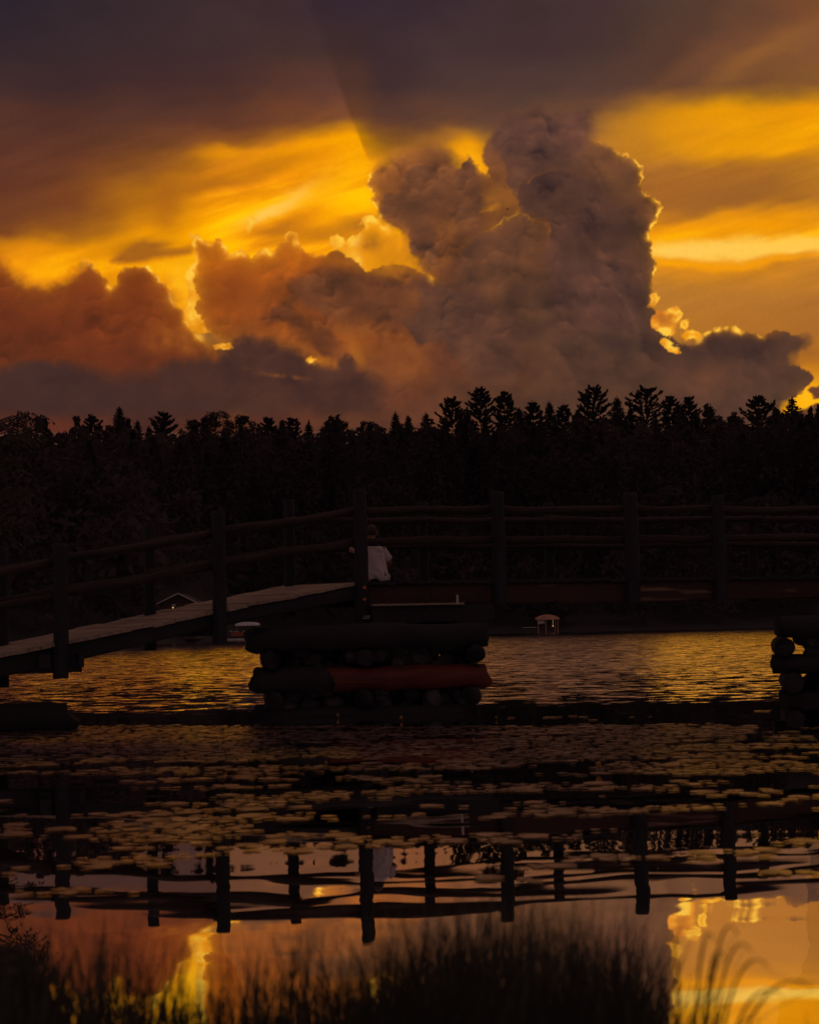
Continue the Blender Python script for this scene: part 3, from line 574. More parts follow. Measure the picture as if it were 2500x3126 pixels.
# ================================================================= FAR FOREST
rng = np.random.default_rng(7)
def leaf_cards(C, size, rng, flat=.0, long=1.5):
    """leaf-shaped rhombs with random attitudes at centres C"""
    N = len(C); a = rng.normal(size=(N, 3)); a[:, 2] *= (1-flat); a /= np.linalg.norm(a, axis=1)[:, None]
    b = np.cross(a, rng.normal(size=(N, 3))); b /= np.linalg.norm(b, axis=1)[:, None]
    s = np.broadcast_to(size, (N,))[:, None]*rng.uniform(.6, 1.3, (N, 1))
    return np.stack([C-a*s*long*.5, C-b*s*.35-a*s*.05, C+a*s*long*.5, C+b*s*.35+a*s*.05], 1)
def forest():
    P = []
    for yv in np.arange(96, 352, 5.2):
        w_ = .30*yv+14
        for xv in np.arange(-w_, w_, 5.0): P.append((xv+rng.normal(0, 1.3), yv+rng.normal(0, 1.5)))
    P = np.array(P); P = P[P[:, 1] > shore_y(P[:, 0])+2.5]
    pc = P[:, 0]/P[:, 1]*FPX+1250; P = P[~((pc > 440) & (pc < 650) & (P[:, 1] < 174))]
    out = []
    for x, y in P:
        h = land_h(np.array([x]), np.array([y]))[0]; near = y-shore_y(x)
        H = rng.uniform(9, 14)*(1 if near > 8 else .75); r = rng.uniform(2.6, 4.2); con = rng.random() < .45
        n = 230 if y < 320 else 330
        if y > 285: m_ = 70; out.append(leaf_cards(np.column_stack([x+rng.normal(0, 2.2, m_), y+rng.normal(0, 2.2, m_), h+rng.uniform(0, H*.55, m_)]), .9, rng))
        u = rng.random(n); th = rng.uniform(0, 6.28, n)
        if con: z = H*(.12+1.02*u**.8); rr = r*.72*(1-np.minimum(1, z/H/1.14)**1.3)*np.sqrt(rng.uniform(.35, 1, n))+.15
        else:
            cz = rng.uniform(-1, 1, n); rr = r*np.sqrt(np.clip(1-cz**2, 0, 1))*rng.uniform(.6, 1.05, n)*(1+.22*np.sin(3*th+x)); z = H*.58+cz*H*.42
        out.append(leaf_cards(np.column_stack([x+rr*np.cos(th), y+rr*np.sin(th), h+z]), .75 if y < 300 else .55, rng))
    V = np.vstack(out)
    o = quads_obj('forest', V, M_FOREST); tag(o, 'dark wooded hillside covering the far shore below the skyline trees', 'forest', kind='stuff')
forest()

def pine(name, x, ytop, d, width, label, group, seed, H=19., shape=1., lean=0., sp=False):
    """white pine / spruce: whorls of up-swept limbs with needle plumes"""
    rg = np.random.default_rng(seed); T = at(x, ytop, d); base = land_h(np.array([T[0]]), np.array([T[1]]))[0]; H = max(10., T[2]-base)
    o = empty(name, (T[0], T[1], base)); tag(o, label, 'tree', group)
    W = width*d/FPX/2; top = 8.5 if not sp else 9.5
    trunk = MB(); tr = [(lean*(k/8)**2*1.2+rg.normal(0, .05), rg.normal(0, .05), H*k/8) for k in range(9)]; trunk.tube(tr, np.linspace(.26, .03, 9), 7, seed)
    def tx(z): return lean*(z/H)**2*1.2
    cards = []; z = H-.5
    def plume(q, rad, n, sz):
        """needle tufts hugging the polyline q"""
        q = np.array(q); tt = rg.uniform(0, 1, n); L_ = np.linspace(0, 1, len(q)); c = np.column_stack([np.interp(tt, L_, q[:, i]) for i in range(3)])+rg.normal(0, rad, (n, 3))
        a = (q[-1]-q[0]); a = a/np.linalg.norm(a)+rg.normal(0, .38, (n, 3)); a /= np.linalg.norm(a, axis=1)[:, None]; b = np.cross(a, rg.normal(size=(n, 3))); b /= np.linalg.norm(b, axis=1)[:, None]; s = rg.uniform(.7, 1.25, (n, 1))*sz
        cards.append(np.stack([c-a*s, c-b*s*.34, c+a*s*1.2, c+b*s*.34], 1))
    while z > H-top-2:
        s = H-z
        if sp: Lm = min(W*1.25, .15+W*1.25*(s/5.5)**.95)
        else: Lm = W*1.12*min(1, .16+.84*math.sin(min(1.57, s/5.0*1.57)))
        nb = 5 if not sp else 7; a0 = rg.uniform(0, 6.28)
        for k in range(nb):
            th = a0+k*6.283/nb+rg.normal(0, .3); l = Lm*(rg.uniform(.55, 1.15) if not sp else rg.uniform(.6, 1.1))
            if l < .25: continue
            if sp:
                q = [(tx(z), 0, z)]+[(tx(z)+math.cos(th)*l*t, math.sin(th)*l*t, z+l*(.18*t*t-.20*t)+.0) for t in (.4, .75, 1.)]
                trunk.tube(q, [.04, .03, .02, .01], 4, seed+k, cap=False); plume(q, .11, int(9+l*14), .26); tip = np.array(q[-1]); plume([tip, tip+np.array([math.cos(th)*.3, math.sin(th)*.3, .22])], .04, 4, .2)
            else:
                up = rg.uniform(.12, .5); r1 = l*rg.uniform(.85, 1)
                q = [(tx(z), 0, z)]+[(tx(z)+math.cos(th)*r1*t, math.sin(th)*r1*t, z+l*up*t**2.2) for t in (.35, .7, 1.)]
                trunk.tube(q, [.06, .05, .035, .015], 4, seed+k, cap=False); q = np.array(q)
                plume(q[1:], .10, int(12+l*8), .26)
                for f_, nf in ((.3, 1), (.55, 2), (.8, 2), (1., 3)):
                    for _ in range(nf):
                        p0 = np.array([np.interp(f_, (0, .35, .7, 1.), q[:, i]) for i in range(3)]); ta = th+rg.normal(0, .7); ln = rg.uniform(.35, .9)*min(1, .45+l*.3)
                        p1 = p0+np.array([math.cos(ta)*.6, math.sin(ta)*.6, .62])*ln; plume([p0, (p0+p1)/2+np.array([math.cos(ta), math.sin(ta), -.3])*.08, p1], .085, int(16+ln*12), .24)
        z -= rg.uniform(.62, .9) if not sp else rg.uniform(.38, .5)
    # leader tuft
    c = np.array([[tx(H), 0, H-.35]])+rg.normal(0, .1, (16, 3))*np.array([1, 1, 2.6]); a = np.array([0, 0, 1.])+rg.normal(0, .35, (16, 3)); b = np.cross(a, rg.normal(size=(16, 3))); b /= np.linalg.norm(b, axis=1)[:, None]
    cards.append(np.stack([c-a*.3, c-b*.12, c+a*.38, c+b*.12], 1))
    quads_obj('crown', np.vstack(cards), M_PINE, o); trunk.build('trunk', M_BARK, o)
def broadleaf(name, x, ytop, d, width, label, group, seed):
    rg = np.random.default_rng(seed); T = at(x, ytop, d); base = land_h(np.array([T[0]]), np.array([T[1]]))[0]; H = max(10., T[2]-base)
    o = empty(name, (T[0], T[1], base)); tag(o, label, 'tree', group); W = width*d/FPX/2
    tk = MB(); tk.tube([(0, 0, 0), (.2, 0, H*.35), (0, .1, H*.7)], [.3, .2, .1], 8, seed); cards = []
    for k in range(int(11+W*2)):
        u = rg.uniform(-1, 1); v = rg.uniform(-1, 1); hh = H-.9-(u*u)*W*.62*rg.uniform(.8, 1.2)-abs(rg.normal(0, 1.1))-(.0 if k % 3 else 1.5)
        c = np.array([u*W*.85, v*W*.7, hh]); r = rg.uniform(.7, 1.35)
        tk.tube([(0, .1, H*.55), (c[0]*.5, c[1]*.5, H*.55+(c[2]-H*.55)*.6), tuple(c)], [.1, .06, .02], 5, seed+k, cap=False)
        n = int(70*r); p = rg.normal(size=(n, 3)); p /= np.linalg.norm(p, axis=1)[:, None]; p *= (rg.uniform(.45, 1.05, (n, 1)))*np.array([r, r, r*.72])
        cards.append(leaf_cards(c+p, .42, rg, long=1.3))
    n = 500; z = rg.uniform(.45, .86, n); th = rg.uniform(0, 6.28, n); rr = W*rg.uniform(.2, 1, n)
    cards.append(leaf_cards(np.column_stack([rr*np.cos(th), rr*np.sin(th), H*z]), .5, rg))
    quads_obj('crown', np.vstack(cards), M_LEAF, o); tk.build('trunk', M_BARK, o)
GP = 'trees standing along the skyline of the far shore'
SKY_TREES = [
 ('p',282,1270,62,'pine with two raised plumes like open arms, left of the slim spire pine',0),
 ('s',364,1243,50,'slim spire-shaped pine standing clear above the left skyline, tallest in that stretch',0),
 ('s',420,1286,48,'small bushy spruce just right of the slim spire pine',0),
 ('p',497,1261,84,'wide flat-topped pine between the small spruce and the big round leafy crown',0),
 ('s',143,1305,46,'low ragged conifer right beside the drooping leaves at the left edge',0),
 ('p',183,1324,36,'low forked treetop between the ragged conifer and the open-armed pine',0),
 ('s',324,1316,26,'tiny pointed treetop between the open-armed pine and the slim spire pine',0),
 ('b',585,1275,80,'leafy treetop forming the left shoulder of the big round crown',0),
 ('b',662,1246,110,'highest hump of the big round leafy crown on the left skyline',0),
 ('b',735,1257,90,'right-hand hump of the big round leafy crown',0),
 ('p',819,1277,64,'rounded bushy pine right of the big leafy crown',0),
 ('p',881,1279,66,'bristly pine leaning right, left of the thin lone spruce',.8),
 ('s',942,1287,36,'thin lone spruce spike between the bristly pine and the airy crown',0),
 ('b',1037,1276,96,'airy round crown with sky showing through, left one of the pair above the person',0),
 ('b',1124,1274,86,'airy round crown, right one of the pair above the person',0),
 ('s',1207,1261,42,'pointed spruce at the right end of the pair of airy crowns',0),
 ('s',1246,1270,40,'low spruce tip beside the pointed spruce in mid skyline',0),
 ('s',1300,1262,44,'inconspicuous conifer tip left of the bushy pine at mid skyline',0),
 ('p',1380,1217,84,'bushy pine with a broken top, left of the umbrella-shaped pine',0),
 ('p',1466,1189,84,'umbrella-shaped pine with a rounded fan top right of the middle',0),
 ('p',1540,1198,76,'pine with a fan of raised limbs just right of the umbrella-shaped pine',0),
 ('p',1627,1231,62,'low pine, first of three small tops left of the tall broad pine',0),
 ('s',1676,1227,52,'small pointed top, middle of three left of the tall broad pine',0),
 ('p',1720,1238,50,'small top nearest the left side of the tall broad pine',0),
 ('p',1812,1184,118,'tall broad pine with bristling limbs right of centre, its top the highest of all',0),
 ('s',1883,1214,60,'pointed dense conifer in the gap between the two broad pines',0),
 ('p',1970,1188,122,'broad pine with a crown like a spread hand, right of the pointed dense conifer',0),
 ('p',2052,1211,54,'narrow left one of a pair of leaning tops right of the spread-hand pine',-.4),
 ('p',2088,1214,70,'right one of the leaning pair, its limbs sweeping out to the right',.9),
 ('s',2168,1238,74,'low broad conifer in the dip right of the leaning pair',0),
 ('b',2233,1254,86,'low leafy treetop left of the bristly pine near the bright cloud gap',0),
 ('p',2316,1212,98,'bristly pine just left of the bright yellow gap in the clouds',0),
 ('s',2417,1215,84,'ragged conifer standing right in front of the bright yellow gap',0),
 ('b',2465,1256,70,'low leafy top beside the conifer in the yellow gap',0),
 ('s',2500,1240,50,'treetop cut off by the right edge of the picture',0),
 ('s',1585,1246,50,'short conifer tip in the dip right of the raised-limb pine',0),
 ('s',1765,1248,44,'short tip tucked under the left limbs of the tall broad pine',0),
 ('s',1925,1244,46,'short tip tucked under the left limbs of the spread-hand pine',0),
 ('s',2125,1256,46,'short tip in the dip just after the leaning pair',0),
 ('s',2370,1250,46,'short tip at the foot of the yellow gap',0),
 ('s',455,1304,40,'short ragged top between the small spruce and the flat-topped pine',0),
 ('s',225,1330,40,'lowest spiky top left of the open-armed pine',0),
 ('b',90,1330,90,'low leafy top behind the drooping leaves at the left edge',0),
 ('s',985,1304,36,'low conifer tip right of the thin lone spruce',0),
 ('s',1425,1246,46,'short tip between the bushy pine and the umbrella-shaped pine',0),
]
for i, (k, x, y, w_, lab, ln) in enumerate(SKY_TREES):
    d = 345+((i*37) % 11)-5
    if k == 'b': broadleaf('broadleaf_tree', x, y, d, w_, lab, GP, 100+i)
    else: pine('pine_tree' if k == 'p' else 'spruce_tree', x, y, d, w_, lab, GP, 100+i, lean=ln, sp=(k == 's'))

# the nearer tree reaching in from the left
def edge_tree():
    rg = np.random.default_rng(55); bx, by = -14.5, 38.
    o = empty('edge_tree', (bx, by, -.1)); tag(o, 'nearer tree whose drooping pinnate leaves reach in at the left edge', 'tree')
    o.name = 'broadleaf_tree'
    tk = MB(); tk.tube([(0, 0, 0), (.2, 0, 2), (.5, 0, 4.2)], [.22, .18, .12], 10, 3)
    tips = []
    for k in range(230):
        th = rg.uniform(-1.7, 1.7) if k % 4 else rg.uniform(0, 6.28); zz = rg.uniform(2.2, 6.4)
        rr = 5.6*math.sqrt(max(.05, 1-((zz-4.3)/2.5)**2))*rg.uniform(.35, 1.)
        tips.append((rr*math.cos(th), rr*math.sin(th)*.8, zz))
    for px, py in [(40,1268),(70,1262),(92,1262),(108,1276),(84,1290),(60,1290),(20,1286),(100,1305),(10,1300),(40,1312),(78,1318),(0,1500),(8,1580),(4,1610),(60,1480),(90,1500),(30,1520),(20,1340),(70,1345),(10,1400),(50,1420)]:
        q = at(px, py, by+rg.normal(0, .5)); tips.append((q[0]-bx, q[1]-by, q[2]+.1))
    cards = []
    for k, tp in enumerate(tips):
        tp = np.array(tp); mid = tp*np.array([.5, .5, 0])+np.array([0, 0, 4.2+(tp[2]-4.2)*.6])
        if k % 3 == 0 or k > 229: tk.tube([(.5, 0, 4.0), tuple(mid), tuple(tp)], [.07, .035, .012], 5, k, cap=False)
        for j in range(4):
            a = rg.uniform(0, 6.28); L = rg.uniform(.28, .5); dr = np.array([math.cos(a), math.sin(a), -.25]); c0 = tp+rg.normal(0, .06, 3)
            for s in np.linspace(.15, 1, 6):
                for sd in (-1, 1):
                    c = c0+dr*L*s+np.array([0, 0, -.12*s*s]); ln = rg.uniform(.10, .15)
                    d2 = dr*.5+sd*np.array([-dr[1], dr[0], 0])*.6+np.array([0, 0, -.55]); d2 /= np.linalg.norm(d2); b = np.cross(d2, rg.normal(size=3)); b /= np.linalg.norm(b)
                    cards.append([c, c+d2*ln*.5-b*ln*.2, c+d2*ln, c+d2*ln*.5+b*ln*.2])
    quads_obj('crown', np.array(cards), M_LEAF, o); tk.build('trunk', M_BARK, o)
edge_tree()

# ================================================================= FAR SHORE BUILDINGS AND BOATS
M_WHITE = plain('pale_paint', (.42, .36, .33), .5, .1); M_CANVAS = plain('pale_canvas', (.7, .66, .66), .7, .1)
M_WALL = plain('dark_cabin_wall', (.06, .035, .03), .8, .2); M_RED = plain('red_cover', (.30, .06, .03), .6, .2); M_SHING = plain('roof_cover', (.5, .25, .15), .8, .25)
M_GLOW = lampmat('warm_lamp', (1, .55, .2), .9); M_STEEL = plain('steel', (.35, .33, .32), .4, .15, metal=.7)
def lv(x, y, d): return at(x, y, d)
def cabin():
    d = 165.; a = lv(480, 1842, d); b = lv(606, 1837, d); ap = lv(546, 1811, d); zf = min(a[2], b[2]); x0, x1 = a[0], b[0]; xm = ap[0]; zr = ap[2]
    base = land_h(np.array([xm]), np.array([d]))[0]-.2
    o = empty('cabin', (xm, d, base)); tag(o, 'dark gabled cabin with pale roof edges on the far shore, seen above the ramp', 'cabin')
    x0 -= xm; x1 -= xm; zf -= base; zr -= base; dp = 6.
    m = MB(); e = .35
    v = [(x0+e, 0, 0), (x1-e, 0, 0), (x1-e, 0, zf), (0, 0, zr-.2), (x0+e, 0, zf), (x0+e, dp, 0), (x1-e, dp, 0), (x1-e, dp, zf), (0, dp, zr-.2), (x0+e, dp, zf)]
    m.add(v, [(0, 1, 2, 3, 4), (9, 8, 7, 6, 5), (1, 6, 7, 2), (5, 0, 4, 9)]); m.build('wall', M_WALL, o)
    rf = MB()
    for s, xe in ((-1, x0), (1, x1)): rf.add([(xe, -.5, zf-.05), (0, -.5, zr), (0, dp+.5, zr), (xe, dp+.5, zf-.05), (xe, -.5, zf-.17), (0, -.5, zr-.12), (0, dp+.5, zr-.12), (xe, dp+.5, zf-.17)], [(0, 1, 2, 3), (7, 6, 5, 4), (0, 4, 5, 1), (3, 2, 6, 7), (0, 3, 7, 4)])
    r = rf.build('roof', M_WALL, o)
    tr = MB(); tr.beam((x0, -.53, zf-.08), (0, -.53, zr-.03), .05, .14); tr.beam((0, -.53, zr-.03), (x1, -.53, zf-.08), .05, .14); tr.build('barge_board', M_WHITE, r)
    wq = lv(531, 1848, d); wn_ = MB(); wn_.box((wq[0]-xm, -.06, wq[2]-base), (.34, .06, .22)); wi = wn_.build('window', M_WHITE, o)
    lq = lv(529, 1857, d); l_ = MB(); l_.tube([(lq[0]-xm, -.2, lq[2]-base), (lq[0]-xm, -.2, lq[2]-base+.12)], .06, 8); l_.build('lamp', M_GLOW, o)
cabin()
def yard_lamp():
    d = 226.; q = lv(526, 1675, d); base = land_h(np.array([q[0]]), np.array([d]))[0]
    o = empty('yard_lamp', (q[0], d-16, base)); d0 = -0.
    q = lv(526, 1675, d-16); o.location = (q[0], d-16, land_h(np.array([q[0]]), np.array([d-16]))[0]); h = q[2]-o.location[2]
    tag(o, 'tiny lit lamp glowing alone among the dark trees of the left hillside', 'lamp')
    m = MB(); m.tube([(0, .15, 0), (0, .15, h+.2)], [.09, .06], 8); m.beam((0, .2, h+.15), (0, -.25, h+.15), .06, .05); m.build('pole', M_BARK, o)
    s = MB(); s.tube([(0, -.2, h-.07), (0, -.2, h+.02), (0, -.2, h+.1)], [.07, .1, .05], 10); s.build('bulb', M_GLOW, o)
yard_lamp()
def pontoon_boat():
    d = 176.; c = lv(755, 1945, d); o = empty('pontoon_boat', (c[0], d, 0)); tag(o, 'moored pontoon boat under a pale scalloped canopy, left of the log pier', 'boat')
    m = MB()
    for s in (-.85, .85): m.tube([(-2.3, s, .12), (-2.0, s, .12), (2.2, s, .12), (2.5, s, .2)], [.12, .27, .27, .1], 12)
    m.build('pontoon', M_STEEL, o); h = MB(); h.box((0, 0, .42), (4.6, 2.2, .08)); h.build('deck', M_WALL, o)
    f = MB(); f.box((.2, -1.06, .72), (3.6, .04, .42)); f.box((.2, 1.06, .72), (3.6, .04, .42)); f.box((1.98, 0, .72), (.05, 2.08, .41)); f.build('fence', M_RED, o)
    st = MB(); st.box((.35, -.6, 1.0), (1.5, .5, .16)); st.box((-1.1, -.6, .98), (.5, .45, .14)); st.box((-1.65, -.6, 1.02), (.3, .3, .13)); st.build('seat', M_WHITE, o)
    for x in (-1.05, 1.15):
        for y in (-1., 1.): ps = MB(); ps.tube([(x, y, .45), (x, y, 1.75)], .025, 6); ps.build('canopy_post', M_STEEL, o)
    n = 15; xs = np.linspace(-1.2, 1.3, n); v = []; ff = []
    for i, x in enumerate(xs):
        u = (x-.05)/1.25; top = 1.98-.16*u**4-.04*u*u; sc = 1.60+.035*math.cos(i*math.pi)
        for y, z in ((-1.12, sc), (-1.1, top-.08), (-.6, top), (.6, top), (1.1, top-.08), (1.12, sc)): v.append((x, y, z))
    for i in range(n-1):
        for j in range(5): ff.append((i*6+j, (i+1)*6+j, (i+1)*6+j+1, i*6+j+1))
    ff += [(0, 1, 2, 3, 4, 5), tuple((n-1)*6+k for k in (5, 4, 3, 2, 1, 0))]
    k = MB(); k.add(v, ff); k.build('canopy', M_CANVAS, o)
    # dock it lies at
    a = lv(690, 1956, d-3); dk = empty('dock', (a[0]+2, d-3, 0)); tag(dk, 'low narrow dock along the waterline in front of the pontoon boat', 'dock')
    m = MB(); m.box((0, 0, .1), (5.4, .7, .07)); m.build('boardwalk', M_WHITE, dk)
    for x in (-2.4, 0, 2.4): m = MB(); m.tube([(x, .3, -1), (x, .3, .3)], .05, 6); m.build('piling', M_BARK, dk)
pontoon_boat()
def boat_lift():
    d = 203.; u = d/FPX; c = lv(1671, 1922, d); o = empty('boat_shelter', (c[0], d, 0)); tag(o, 'little boat shelter with brown roof and pale posts on the far shore', 'boathouse')
    zt = lv(1671, 1876, d)[2]; ze = lv(1671, 1892, d)[2]; W = 34*u
    n = 17; v = []; f = []
    for i in range(n):
        t = i/(n-1)*2-1; x = t*W; z = zt-(zt-ze-.22)*abs(t)**1.7*1.0
        for y, zz in ((-1.5, min(z-.18, ze)), (-1.5, z), (1.5, z), (1.5, min(z-.18, ze))): v.append((x, y, zz))
    for i in range(n-1):
        for j in range(3): f.append((i*4+j, (i+1)*4+j, (i+1)*4+j+1, i*4+j+1))
    f += [(0, 1, 2, 3), tuple((n-1)*4+k for k in (3, 2, 1, 0))]
    m = MB(); m.add(v, f); m.build('roof', M_SHING, o)
    for x, r in ((-W*.88, .035), (-W*.2, .035), (W*.62, .03), (W*.86, .04)):
        p = MB(); p.tube([(x, -1.3, -.8), (x, -1.3, ze+.05)], r, 8); p.build('post', M_SHING, o)
    w_ = MB(); w_.box((-W*.52, .6, ze-.30), (W*.62, .05, .42)); w_.build('curtain', M_CANVAS, o)
    d_ = MB(); d_.box((0, .6, .32), (W*2, 1.6, .08)); d_.build('floor', M_WALL, o)
    b = MB(); b.tube([(-W*.75, 0, .60), (-W*.5, 0, .62), (W*.1, 0, .62), (W*.5, 0, .62), (W*.8, 0, .66)], [.06, .22, .27, .26, .05], 12); bt = b.build('boat', M_WALL, None); bt.location = (c[0], d, 0)
    bt.name = 'motor_boat'; tag(bt, 'small dark motor boat stored inside the little boat shelter', 'boat')
    l = lv(1686, 1911, d); q = MB(); q.tube([(l[0]-c[0], -.9, l[2]-.05), (l[0]-c[0], -.9, l[2]), (l[0]-c[0], -.9, l[2]+.05)], [.04, .075, .04], 10); q.tube([(l[0]-c[0], -.9, l[2]+.05), (l[0]-c[0], -.9, ze)], .008, 4); q.build('lamp', M_GLOW, o)
    l = lv(1664, 1904, d); q = MB(); q.box((l[0]-c[0], -1.0, l[2]), (.09, .06, .26)); q.build('sign_board', M_WHITE, o)
    a = lv(1595, 1916, d); e = lv(1637, 1915, d); dk = empty('dock', ((a[0]+e[0])/2, d-.5, 0)); tag(dk, 'thin pale dock with mooring posts running left from the boat shelter', 'dock'); z = a[2]
    m = MB(); m.box((0, 0, z), (e[0]-a[0], .9, .06)); m.build('boardwalk', M_WHITE, dk)
    for x in np.linspace(-.48, .48, 4): p = MB(); p.tube([(x*(e[0]-a[0]), -.4, -.8), (x*(e[0]-a[0]), -.4, z+.42)], .03, 6); p.build('piling', M_BARK, dk)
boat_lift()
def bird():
    q = lv(1549, 638, 150); s = .16; m = MB()
    m.tube([(-.9*s, 0, 0), (-.5*s, 0, .05*s), (0, 0, .08*s), (.6*s, 0, 0), (1.*s, 0, -.04*s)], np.array([.05, .16, .2, .14, .03])*s, 8)
    o = m.build('bird', M_WALL); o.location = q; o.rotation_euler = (0, 0, .5); tag(o, 'tiny dark bird flying in front of the cloud tower', 'bird')
    for sg in (-1, 1):
        w_ = MB(); v = [(-.35*s, 0, .1*s), (.3*s, 0, .1*s), (.15*s, sg*.8*s, .42*s), (-.4*s, sg*.8*s, .42*s), (-.1*s, sg*1.5*s, .2*s), (-.35*s, sg*1.4*s, .2*s)]
        v += [(a, b, c-.03*s) for a, b, c in v]; w_.add(v, [(0, 1, 2, 3), (3, 2, 4, 5), (9, 8, 7, 6), (11, 10, 8, 9), (1, 7, 8, 2), (2, 8, 10, 4), (0, 3, 9, 6), (3, 5, 11, 9)]); w_.build('wing', M_WALL, o)
bird()

# ================================================================= FOOTBRIDGE
NL = [(-6.80, 20.95, 2.10, .70), (-4.78, 22.33, 2.53, .69), (-2.77, 23.66, 3.02, 1.10), (-.76, 25.02, 3.41, 1.36), (1.38, 25.62, 3.385, 1.60), (3.54, 26.2, 3.37, 1.60), (5.02, 26.62, 3.33, 1.6), (7.3, 27.2, 3.33, 1.6)]
FL = [(-7.8, 21.7, 2.05, .5), (-5.75, 23.05, 2.50, .56), (-3.88, 24.35, 2.92, 1.02), (-1.9, 25.75, 3.33, 1.5), (.21, 26.5, 3.31, 1.6), (2.31, 27.2, 3.30, 1.6), (5.9, 28.2, 3.12, 1.6), (8.2, 28.9, 3.15, 1.6)]
bridge = empty('footbridge', (0, 25.3, 0)); tag(bridge, 'rustic wooden footbridge with log railings and a sloping ramp on its left end', 'footbridge')
def L(p): return (p[0], p[1]-25.3, p[2])
def deckz(x):          # walking surface along the bridge
    return float(np.interp(x, [-8, -6.8, -4.78, -2.77, -.9, 9], [.55, .75, 1.2, 1.63, 1.99, 2.0]))
posts = []
for k, (x, y, zt, zb) in enumerate(NL):
    m = MB(); w_ = .108 if k != 5 else .118
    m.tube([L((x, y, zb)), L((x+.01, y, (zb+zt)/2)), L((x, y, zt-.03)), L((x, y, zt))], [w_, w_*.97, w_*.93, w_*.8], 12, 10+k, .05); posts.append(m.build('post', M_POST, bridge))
for k, (x, y, zt, zb) in enumerate(FL):
    m = MB(); m.tube([L((x, y, zb)), L((x, y, (zb+zt)/2)), L((x, y, zt-.03)), L((x, y, zt))], [.092, .088, .085, .075], 12, 30+k, .05); m.build('post', M_POST, bridge)
for pz in (1.90, 2.08-.36):
    m = MB(); x, y = NL[3][0]+.05, NL[3][1]-.11; m.tube([L((x, y-.03, pz)), L((x, y+.03, pz))], [.022, .028], 8); m.build('bolt', plain('rusty_bolt', (.5, .12, .05), .6, .3), posts[3])
# rails: top and middle, one log per bay, lapped on the inner face of the posts
def railz(side, lev, x):
    if side == 'n': return deckz(x)+(1.115 if lev else .64)+(.0 if x > -.8 else -.02)
    return deckz(x+.9)+(1.02 if lev else .585)
for side, Ps, off in (('n', NL, .13), ('f', FL, -.11)):
    for k in range(len(Ps)-1):
        for lev in (1, 0):
            (x0, y0), (x1, y1) = Ps[k][:2], Ps[k+1][:2]; dx, dy = x1-x0, y1-y0; l = math.hypot(dx, dy); nx, ny = -dy/l*off, dx/l*off; ex, ey = dx/l*.10, dy/l*.10
            p = (x0+nx-ex, y0+ny-ey, railz(side, lev, x0)); q = (x1+nx+ex, y1+ny+ey, railz(side, lev, x1)); r = .062 if side == 'n' else .056
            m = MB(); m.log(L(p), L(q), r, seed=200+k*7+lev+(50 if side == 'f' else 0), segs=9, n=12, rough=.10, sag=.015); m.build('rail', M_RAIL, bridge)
# walking surface: cross planks
def planks(name, A, B, C, D, n, th=.05, mat=M_DECK, seed=0):
    """A-B near edge, C-D far edge"""
    A, B, C, D = (np.array(v, float) for v in (A, B, C, D)); m = MB(); rg = np.random.default_rng(seed)
    for i in range(n):
        t0 = (i+.03)/n; t1 = (i+.97)/n; j = rg.normal(0, .006)
        a, b, c, d = A+(B-A)*t0, A+(B-A)*t1, C+(D-C)*t1, C+(D-C)*t0; up = np.array([0, 0, 1.])
        v = [a, b, c, d]; v = [L(p+up*j) for p in v]+[L(p-up*th+up*j) for p in v]
        m.add(v, [(0, 1, 2, 3), (7, 6, 5, 4), (0, 4, 5, 1), (1, 5, 6, 2), (2, 6, 7, 3), (3, 7, 4, 0)])
    return m.build(name, mat, bridge)
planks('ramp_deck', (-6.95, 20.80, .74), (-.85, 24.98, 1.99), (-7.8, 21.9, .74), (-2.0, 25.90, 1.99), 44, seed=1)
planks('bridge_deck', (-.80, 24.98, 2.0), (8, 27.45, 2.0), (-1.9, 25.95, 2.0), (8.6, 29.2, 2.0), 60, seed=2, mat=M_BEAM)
def stringer(pts, hs, mat, seed, name='stringer', th=.2):
    """deep side beam: pts along the top, hs depth at each"""
    pts = np.array(pts, float); hs = np.array(hs, float); m = MB(); n = 24; t = np.linspace(0, 1, n); tt = np.linspace(0, 1, len(pts)); rg = np.random.default_rng(seed)
    P = np.column_stack([np.interp(t, tt, pts[:, i]) for i in range(3)]); H = np.interp(t, tt, hs)+rg.normal(0, .006, n); v = []; f = []
    for p, h in zip(P, H):
        for dy, dz in ((0, 0), (-.015, -.02), (-.02, -h*.5), (-.01, -h+.02), (0.02, -h), (th, -h), (th, 0)): v.append(L((p[0], p[1]+dy, p[2]+dz)))
    for i in range(n-1):
        for j in range(7): f.append((i*7+j, (i+1)*7+j, (i+1)*7+(j+1) % 7, i*7+(j+1) % 7))
    f += [tuple(range(6, -1, -1)), tuple((n-1)*7+k for k in range(7))]
    m.add(v, f); return m.build(name, mat, bridge)
stringer([(-7.2, 20.75, .62), (-4.78, 22.43, 1.13), (-2.77, 23.76, 1.56), (-.8, 25.06, 1.93)], [.25, .24, .20, .20], M_BEAM, 1)
stringer([(-8.1, 21.6, .60), (-3.9, 24.45, 1.45), (-1.9, 25.8, 1.93)], [.22, .20, .19], M_BEAM, 2)
M_FACE = wood('patchy_fascia', (.026, .013, .012), (.07, .032, .024), (.5, 9, 9), patch=((.20, .115, .075), (.55, 1, 3.2), 1.1, .60))  # brown fascia wood broken by paler noise-shaped patches
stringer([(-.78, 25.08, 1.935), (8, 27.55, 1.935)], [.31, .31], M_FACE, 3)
stringer([(-1.9, 25.9, 1.935), (8.6, 29.0, 1.935)], [.31, .31], M_BEAM, 4)
